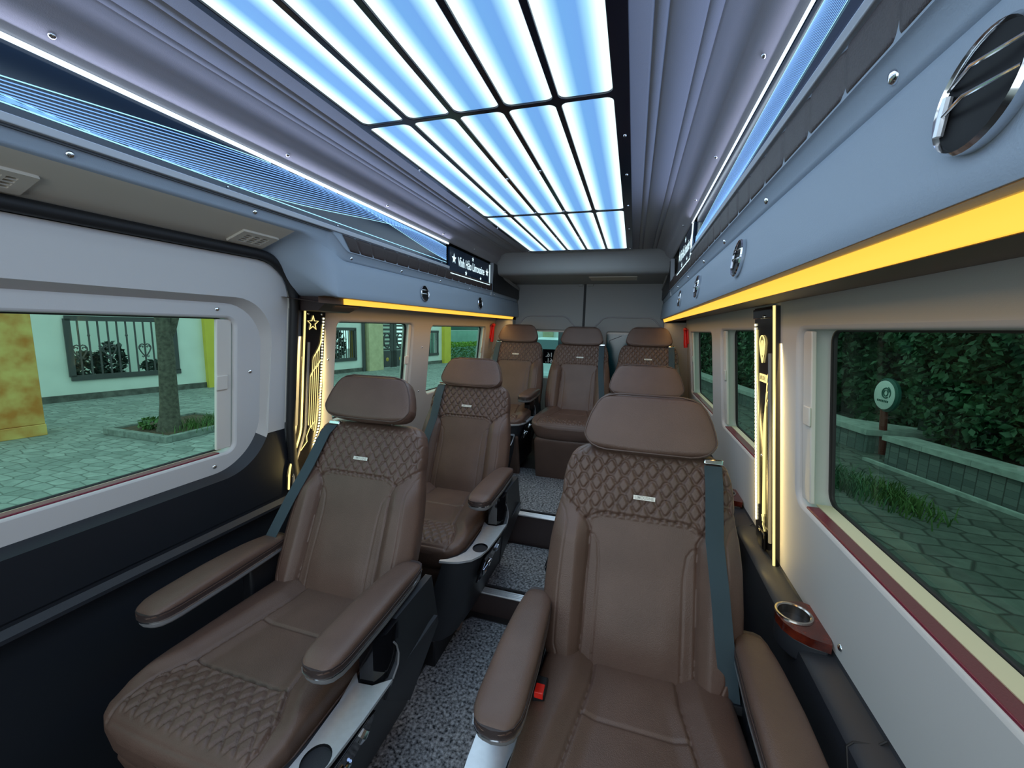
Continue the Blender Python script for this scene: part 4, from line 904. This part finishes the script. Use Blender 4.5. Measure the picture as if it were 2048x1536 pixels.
G().tube([hp(6.97, z, .06) for z in (GZ, 0, 3.4)], .07, 10).ob('drain_pipe', 'iron', house)
def window_grille(s0, s1, z0, z1, n, hearts, label):
    t = thing('window_grille', label, 'window grille', hp((s0 + s1) / 2, z0, .03), 'iron window grilles')
    F = lambda s, z, d=.03: hp(s, z, d)
    g = G()
    for a, b, c, e in ((s0 - .03, s1, z0 - .10, z0 + .03), (s0 - .03, s1, z1 - .05, z1 + .07), (s0 - .06, s0 + .06, z0, z1), (s1 - .12, s1 - .02, z0, z1)):
        g.box(a, b, .0, .05, c, e, lambda s, d, z: hp(s, z, d))
    g.ob('frame', 'iron', t, smooth=False)
    bs = np.linspace(s0, s1 - .05, n + 2)[1:-1]
    for k, s in enumerate(bs):
        g = G(); g.tube([F(s, z0), F(s, z1)], .019, 6)
        if k % 4 == 1: g.tube([F(s, z1 - .45), F(s, z1 - .40), F(s, z1 - .35)], [.012, .032, .012], 8)
        g.ob('bar', 'iron', t)
    if hearts:
        for s in hearts:
            g = G(); r = .11; zc = z0 + .68
            for m in (-1, 1):
                p = [(m * .02 + m * (r * .55) * (1 - math.cos(a)) * (1 if a < 2.6 else 1), zc + r * .55 * math.sin(a)) for a in np.linspace(0, pi, 8)]
                curl = [(m * (.06 + .045 * (1 - q / 5) * math.cos(q)), zc + .045 * (1 - q / 5) * math.sin(q)) for q in np.linspace(4.2, 0, 10)]
                side_ = [(m * .12, zc + .02), (m * .125, zc - .03), (m * .09, zc - .12), (m * .02, zc - .24)]
                top = [(m * (.02), zc + .06), (m * .05, zc + .085), (m * .09, zc + .07), (m * .12, zc + .02)]
                g.tube([F(s + a, b) for a, b in top + side_[1:]], .016, 5); g.tube([F(s + a, b) for a, b in curl], .014, 5)
                g.tube([F(s + m * a, b) for a, b in ((.02, zc - .24), (.06, zc - .27), (.075, zc - .25), (.06, zc - .235))], .012, 5)
            g.ob('scroll_heart', 'iron', t)
b0 = np.linspace(-1.78, .35, 13)[1:-1]
window_grille(-1.78, .40, -1.46, -.06, 11, [b0[0] - .0, b0[3], b0[7]], 'iron grille with scrolled hearts on the house window seen through the sliding door')
window_grille(5.4, 6.62, -1.46, -.26, 9, None, 'dark iron grille on the house window seen through the window behind the sliding door')
window_grille(11.2, 12.0, -1.5, -.36, 6, None, 'small far iron grille seen through the rearmost left window')
def pot_plant(name, c, rad, n, size, m, label, grp, sq=1.0, group=None):
    g = G(); leaves(g, c, rad, n, size, sq); return g.ob(name, m, label=label, cat='plant', group=grp)
pot_plant('shrub', hp(-1.35, -1.25, -.65), (.25, .35, .38), 260, .20, 'shrub_dark', 'dark leafy shrub behind the left end of the heart grille', 'courtyard plants', .8)
pot_plant('shrub', hp(-.85, -1.18, -.65), (.22, .32, .55), 420, .15, 'shrub_dark', 'dark round shrub behind the middle of the heart grille', 'courtyard plants')
pot_plant('shrub', hp(.05, -1.36, -.6), (.2, .38, .15), 150, .20, 'shrub_dark', 'low dark plant behind the right end of the heart grille', 'courtyard plants', .7)
for c, rad, nn, lab in ((hp(6.0, -.95, -.5), (.3, .5, .7), 300, 'dark shrub behind the second window grille'),): pot_plant('shrub', c, rad, nn, .2, 'shrub_dark', lab, 'courtyard plants')
# bicycle-like low ironwork seen in the court is left as a bench silhouette
t = thing('marble_pillar', 'golden marble clad pillar standing on the pavement at far left', 'pillar', hp(-3.3, GZ, 3.7))
G().box(-4.1, -3.06, 3.1, 3.7, GZ + .20, 2.5, lambda s, d, z: hp(s, z, d)).ob('shaft', 'marble', t, smooth=False, bevel=.01)
G().box(-4.11, -3.05, 3.09, 3.71, GZ, GZ + .195, lambda s, d, z: hp(s, z, d)).ob('foot', 'marble', t, smooth=False, bevel=.01)
t = thing('gate_pillar', 'pale stone gate pillar seen through the window behind the sliding door', 'pillar', hp(7.5, GZ, .1))
G().box(7.10, 7.9, -.2, .25, GZ, 2.5, lambda s, d, z: hp(s, z, d)).ob('shaft', 'marble2' if 'marble2' in MATS else 'window_wood', t, smooth=False, bevel=.01)
mat('pillar_stone', (.62, .55, .34), .6, var=.12, vscale=5); t.children[0].data.materials[0] = M('pillar_stone')
t = thing('iron_gate', 'dark double iron gate with gold ovals beside the stone gate pillar', 'gate', hp(9, GZ))
for s0, s1 in ((7.95, 8.72), (8.76, 9.55), (9.55, 10.2)):
    g = G(); F = lambda s, d, z: hp(s, z, d)
    g.box(s0, s1, -.03, .03, GZ + .08, -1.22, F)
    for z in np.linspace(-1.2, .6, 11): g.box(s0, s1, -.025, .025, z, z + .09, F)
    g.box(s0, s0 + .16, -.03, .03, GZ + .05, .7, F).box(s1 - .16, s1, -.03, .03, GZ + .05, .7, F)
    g.ob('leaf_panel', 'iron', t, smooth=False)
    c = (s0 + s1) / 2; g = G(); g.lathe([(.0001, .05), (.05, .045), (.09, .03)], hp(c, -1.62, .0), (Nv[0], Nv[1], 0), 16); g.ob('gold_oval', 'grille_gold', t)
    g = G(); g.tube([hp(c + .20 * math.cos(a), -.75 + .33 * math.sin(a), .03) for a in np.linspace(0, 2 * pi, 20, endpoint=False)], .035, 6, closed=True); g.ob('scroll_ring', 'iron', t)
# tree in its kerbed bed
bx0, bx1, by0, by1 = -8.84, -7.28, 4.56, 6.15
t = thing('tree_bed', 'square stone kerbed tree bed on the pavement', 'planter', ((bx0 + bx1) / 2, (by0 + by1) / 2, GZ))
g = G()
for a, b, c, e in ((bx0, bx1, by0, by0 + .10), (bx0, bx1, by1 - .10, by1), (bx0, bx0 + .10, by0 + .1, by1 - .1), (bx1 - .10, bx1, by0 + .1, by1 - .1)): g.box(a, b, c, e, GZ, GZ + .11)
g.ob('kerb', 'kerb', t, smooth=False, bevel=.01)
G().box(bx0 + .1, bx1 - .1, by0 + .1, by1 - .1, GZ, GZ + .07).ob('soil', 'soil', t)
t = thing('street_tree', 'slim grey brown tree trunk growing from the stone bed', 'tree', (-7.9, 5.0, GZ + .07))
tp = [(-7.86, 5.0, GZ + .05), (-7.86, 5.01, GZ + .25), (-7.86, 5.03, -1.5), (-7.85, 5.04, -1.0), (-7.85, 5.05, -.5), (-7.86, 5.05, -.05), (-7.9, 5.0, .8), (-8.0, 4.9, 2.2)]
G().tube(tp, [.20, .155, .135, .125, .118, .11, .10, .08], 14).ob('trunk', 'bark', t)
G().tube([(-7.85, 5.05, -.5), (-7.83, 5.14, -.2), (-7.8, 5.35, .5), (-7.75, 5.7, 2.0)], [.05, .08, .07, .05], 8).ob('branch', 'bark', t)
g = G()
for _ in range(6): leaves(g, (-8.0 + rng.normal() * .9, 4.9 + rng.normal() * .9, 3.2 + rng.normal() * .4), (1.0, 1.0, .7), 350, .16)
g.ob('crown', 'leaf_dark', t)
g = G(); blades(g, (-7.62, 5.45, GZ + .07), .18, .25, 260, .20); leaves(g, (-8.25, 4.98, GZ + .16), (.25, .2, .12), 160, .09); g.ob('bed_grass', 'leaf_mid', label='green weeds and grass around the tree foot in the stone bed', cat='grass', kind='stuff')
# end of the street on the left: hedge, lawn bank and green wall
G().box(13.0, 22.0, -2.0, -1.8, GZ, -.31, lambda s, d, z: hp(s, z, d)).ob('boundary_wall', 'green_wall', label='pale green wall behind the far hedge', cat='wall', kind='structure')
G().box(13.0, 22.0, -1.95, -1.85, -.30, 2.2, lambda s, d, z: hp(s, z, d)).ob('metal_fence', 'sign_green', label='green sheet fence on top of the far pale wall', cat='fence')
g = G()
for k in range(8): leaves(g, hp(13.2 + k * .9, -1.62, -.2), (.5, .55, .42), 260, .11)
g.ob('hedge', 'leaf_mid', label='clipped green hedge at the far end of the left pavement', cat='hedge')
g = G()
for k in range(8): leaves(g, hp(13.2 + k * .9, -1.12, -.6), (.5, .55, .16), 300, .12)
g.ob('flower_bush', 'leaf_bright', label='bright yellow green bush band behind the far hedge', cat='hedge')
# right side: stone planter wall with dense hedge
def rw(y): return 4.03 + .316 * (7.8 - y)
def rp(y, a, z): return (rw(y) + a, y, z)
t = thing('stone_planter_wall', 'long low stone block wall with a pale cap in front of the right hedge', 'wall', rp(4, 0, GZ))
G().box(-6, 7.8, 0, .25, GZ, -1.66, lambda y, a, z: rp(y, a, z)).ob('wall_body', 'stone_blocks', t, smooth=False)
g = G()
for k in range(23):
    y = -6 + k * .6; g.box(y + .003, y + .597, -.08, .34, -1.66, -1.58, lambda y_, a, z: rp(y_, a, z))
g.ob('cap', 'stone_cap', t, smooth=False)
g = G(); g.box(-6, 7.9, -.22, -.16, GZ, GZ + .05, lambda y, a, z: rp(y, a, z)); g.ob('kerb_line', 'stone_cap', t, smooth=False)
G().box(-6, 7.75, .25, 4.0, GZ, -1.68, lambda y, a, z: rp(y, a, z)).ob('planter_soil', 'soil', kind='structure', label='soil bed behind the low stone wall', cat='soil')
t = thing('stone_planter_wall', 'short low stone wall beyond the round sign post', 'wall', (4.0, 9.5, GZ))
for nm, m, z0, z1, e in (('wall_body', 'stone_blocks', GZ, -1.72, 0), ('cap', 'stone_cap', -1.72, -1.62, .06)):
    G().prism([(4.06 - e, 8.42 - e), (3.84 - e, 9.3), (3.0 - e, 13.2), (2.2 - e, 18), (2.7, 18), (3.4, 13.2), (4.2, 9.4), (5.2, 8.75), (5.2, 8.42 - e)], lambda x, y, d: (x, y, d), z0, z1).ob(nm, m, t, smooth=False)
g = G(); gb = G()
for k in range(150):
    y = rng.uniform(4.8, 8.6) if k < 125 else rng.uniform(-3, 5); z = rng.uniform(-1.35, 2.2); a = .85 + rng.normal() * .12 + .08 * abs(z + .3)
    leaves(g, rp(y, a, z), (.42, .5, .45), 420, .12, .95, .5)
g2 = G()
for k in range(150): leaves(g2, (5.6 - k * .020 + rng.normal() * .3, 9.9 + k * .11, rng.uniform(-1.8, 2.6)), (.6, .7, .7), 260, .17, 1.0, .5)
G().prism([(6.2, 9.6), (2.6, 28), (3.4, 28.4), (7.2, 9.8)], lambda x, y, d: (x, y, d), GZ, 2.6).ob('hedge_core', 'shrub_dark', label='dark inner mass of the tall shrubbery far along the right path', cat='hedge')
g2.ob('hedge', 'leaf_dark', label='tall green shrubbery beyond the round sign, seen through the right windows', cat='hedge')
g.ob('hedge', 'leaf_dark', label='dense dark green hedge above the low stone wall on the right', cat='hedge')
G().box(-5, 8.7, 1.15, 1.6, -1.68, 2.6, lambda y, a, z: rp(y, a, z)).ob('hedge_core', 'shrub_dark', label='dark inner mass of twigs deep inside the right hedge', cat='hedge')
for (y, a, nn, lab) in ((5.9, .62, 170, 'bright green leafy plant overhanging the stone cap, nearest the round sign'), (5.0, .6, 220, 'bright green broadleaf plant in the middle of the stone planter'), (4.1, .55, 260, 'bright green broadleaf plant close to the right window edge')):
    g = G(); leaves(g, rp(y, a, -1.45), (.30, .50, .26), nn, .20, 1.0); g.ob('ground_plant', 'leaf_mid', label=lab, cat='plant', group='planter plants')
g = G(); blades(g, (3.25, 6.0, GZ), .14, .28, 420, .17); g.ob('grass_tuft', 'leaf_mid', label='long grass tuft on the path below the right window', cat='grass', kind='stuff')
g = G(); blades(g, (2.85, 6.45, GZ), .14, .28, 300, .24); g.ob('grass_tuft', 'leaf_dark', label='darker grass tuft nearer the pillar panel on the right path', cat='grass', kind='stuff')
t = thing('round_sign', 'round white sign with green rim on a red post by the stone wall', 'sign', (4.33, 8.43, GZ))
G().cyl((4.30, 8.43, GZ), (4.24, 8.43, -1.25), .055).ob('post', 'pole_red', t)
ax = (-.99, -.10, .0)
G().lathe([(.0001, -.05), (.26, -.05), (.29, -.02), (.29, .02), (.26, .05)], (4.235, 8.40, -1.0), ax, 36).ob('rim', 'sign_green', t)
fc = G().lathe([(.0001, .053), (.235, .053), (.25, .045)], (4.235, 8.40, -1.0), ax, 36).ob('face', 'sign_white', t)
e1 = np.array([.10, -.99, 0]); c0 = np.array([4.235, 8.40, -1.0]) + .056 * np.array(ax)
g = G()
for r, a0, a1, w in ((.085, .3, 5.4, .012), (.05, 2.0, 7.6, .010), (.11, -.6, 1.2, .008)):
    g.tube([c0 + e1 * (.05 + r * math.cos(q)) + np.array([0, 0, .04 + r * math.sin(q)]) for q in np.linspace(a0, a1, 14)], w, 5)
for k in range(7): g.tube([c0 + e1 * (-.12 + .04 * k) + np.array([0, 0, -.085]), c0 + e1 * (-.12 + .04 * k) + np.array([0, 0, -.12])], .010, 5)
g.ob('emblem', 'sign_green', fc)
for x, y, w, lab in ((3.95, 10.4, .22, 'brown brick gate post left of the round sign'), (3.35, 10.6, .16, 'slim grey post at the left edge of the big right window')):
    G().box(x - w / 2, x + w / 2, y - .15, y + .15, GZ, 3.2).ob('garden_post', 'brick_post', label=lab, cat='post', smooth=False)
G().lathe([(.0001, .55), (.16, .55), (.20, .50), (.17, .2), (.13, 0), (.0001, 0)], rp(5.1, .95, -1.66), (0, 0, 1), 20).ob('clay_pot', 'pole_red', label='dark red clay pot half hidden in the right hedge', cat='pot')
# behind the van
t = thing('parked_car', 'white car parked behind the van, seen through the rear window', 'car', (-2.75, 14.5, GZ))
side_ = [(0, .35), (0, .85), (.9, .98), (1.55, 1.42), (3.0, 1.45), (3.9, 1.0), (4.2, .9), (4.2, .35)]
cf = lambda y, z, d: (-3.6 + d, 13 + y, GZ + z * 1.16)
G().prism(side_, cf, 0, 1.7).ob('body', 'car_white', t, bevel=.06)
G().prism([(.93, 1.0), (1.52, 1.37), (1.50, 1.38), (.90, 1.01)], lambda y, z, d: (-3.5 + d, 12.97 + y, GZ + z * 1.16 + .02), 0, 1.5).ob('windscreen', 'car_glass', t)
for x in (-3.5, -2.25): G().box(x, x + .25, 12.94, 13.02, GZ + .80, GZ + .93).ob('headlamp', 'chrome', t, bevel=.02)
G().box(-3.0, -2.5, 12.96, 13.02, GZ + .48, GZ + .60).ob('number_plate', 'sign_white', t)
for x in (-3.62, -2.1):
    for y in (13.8, 16.4): G().cyl((x, y, GZ + .32), (x + .22, y, GZ + .32), .32, n=24).ob('wheel', 'rubber', t)
t = thing('far_house', 'pale house far behind the van seen through the rear window', 'house', (-4, 24, GZ))
G().box(-9, 0, 24, 26, GZ, .9).ob('wall', 'plaster', t, smooth=False); G().box(-5.2, -4.6, 23.8, 24.0, GZ, 1.2).ob('column', 'pillar_stone', t, smooth=False)
G().box(-6.6, -5.6, 23.9, 24.0, -1.2, -.4).ob('window', 'green_wall', t, smooth=False)
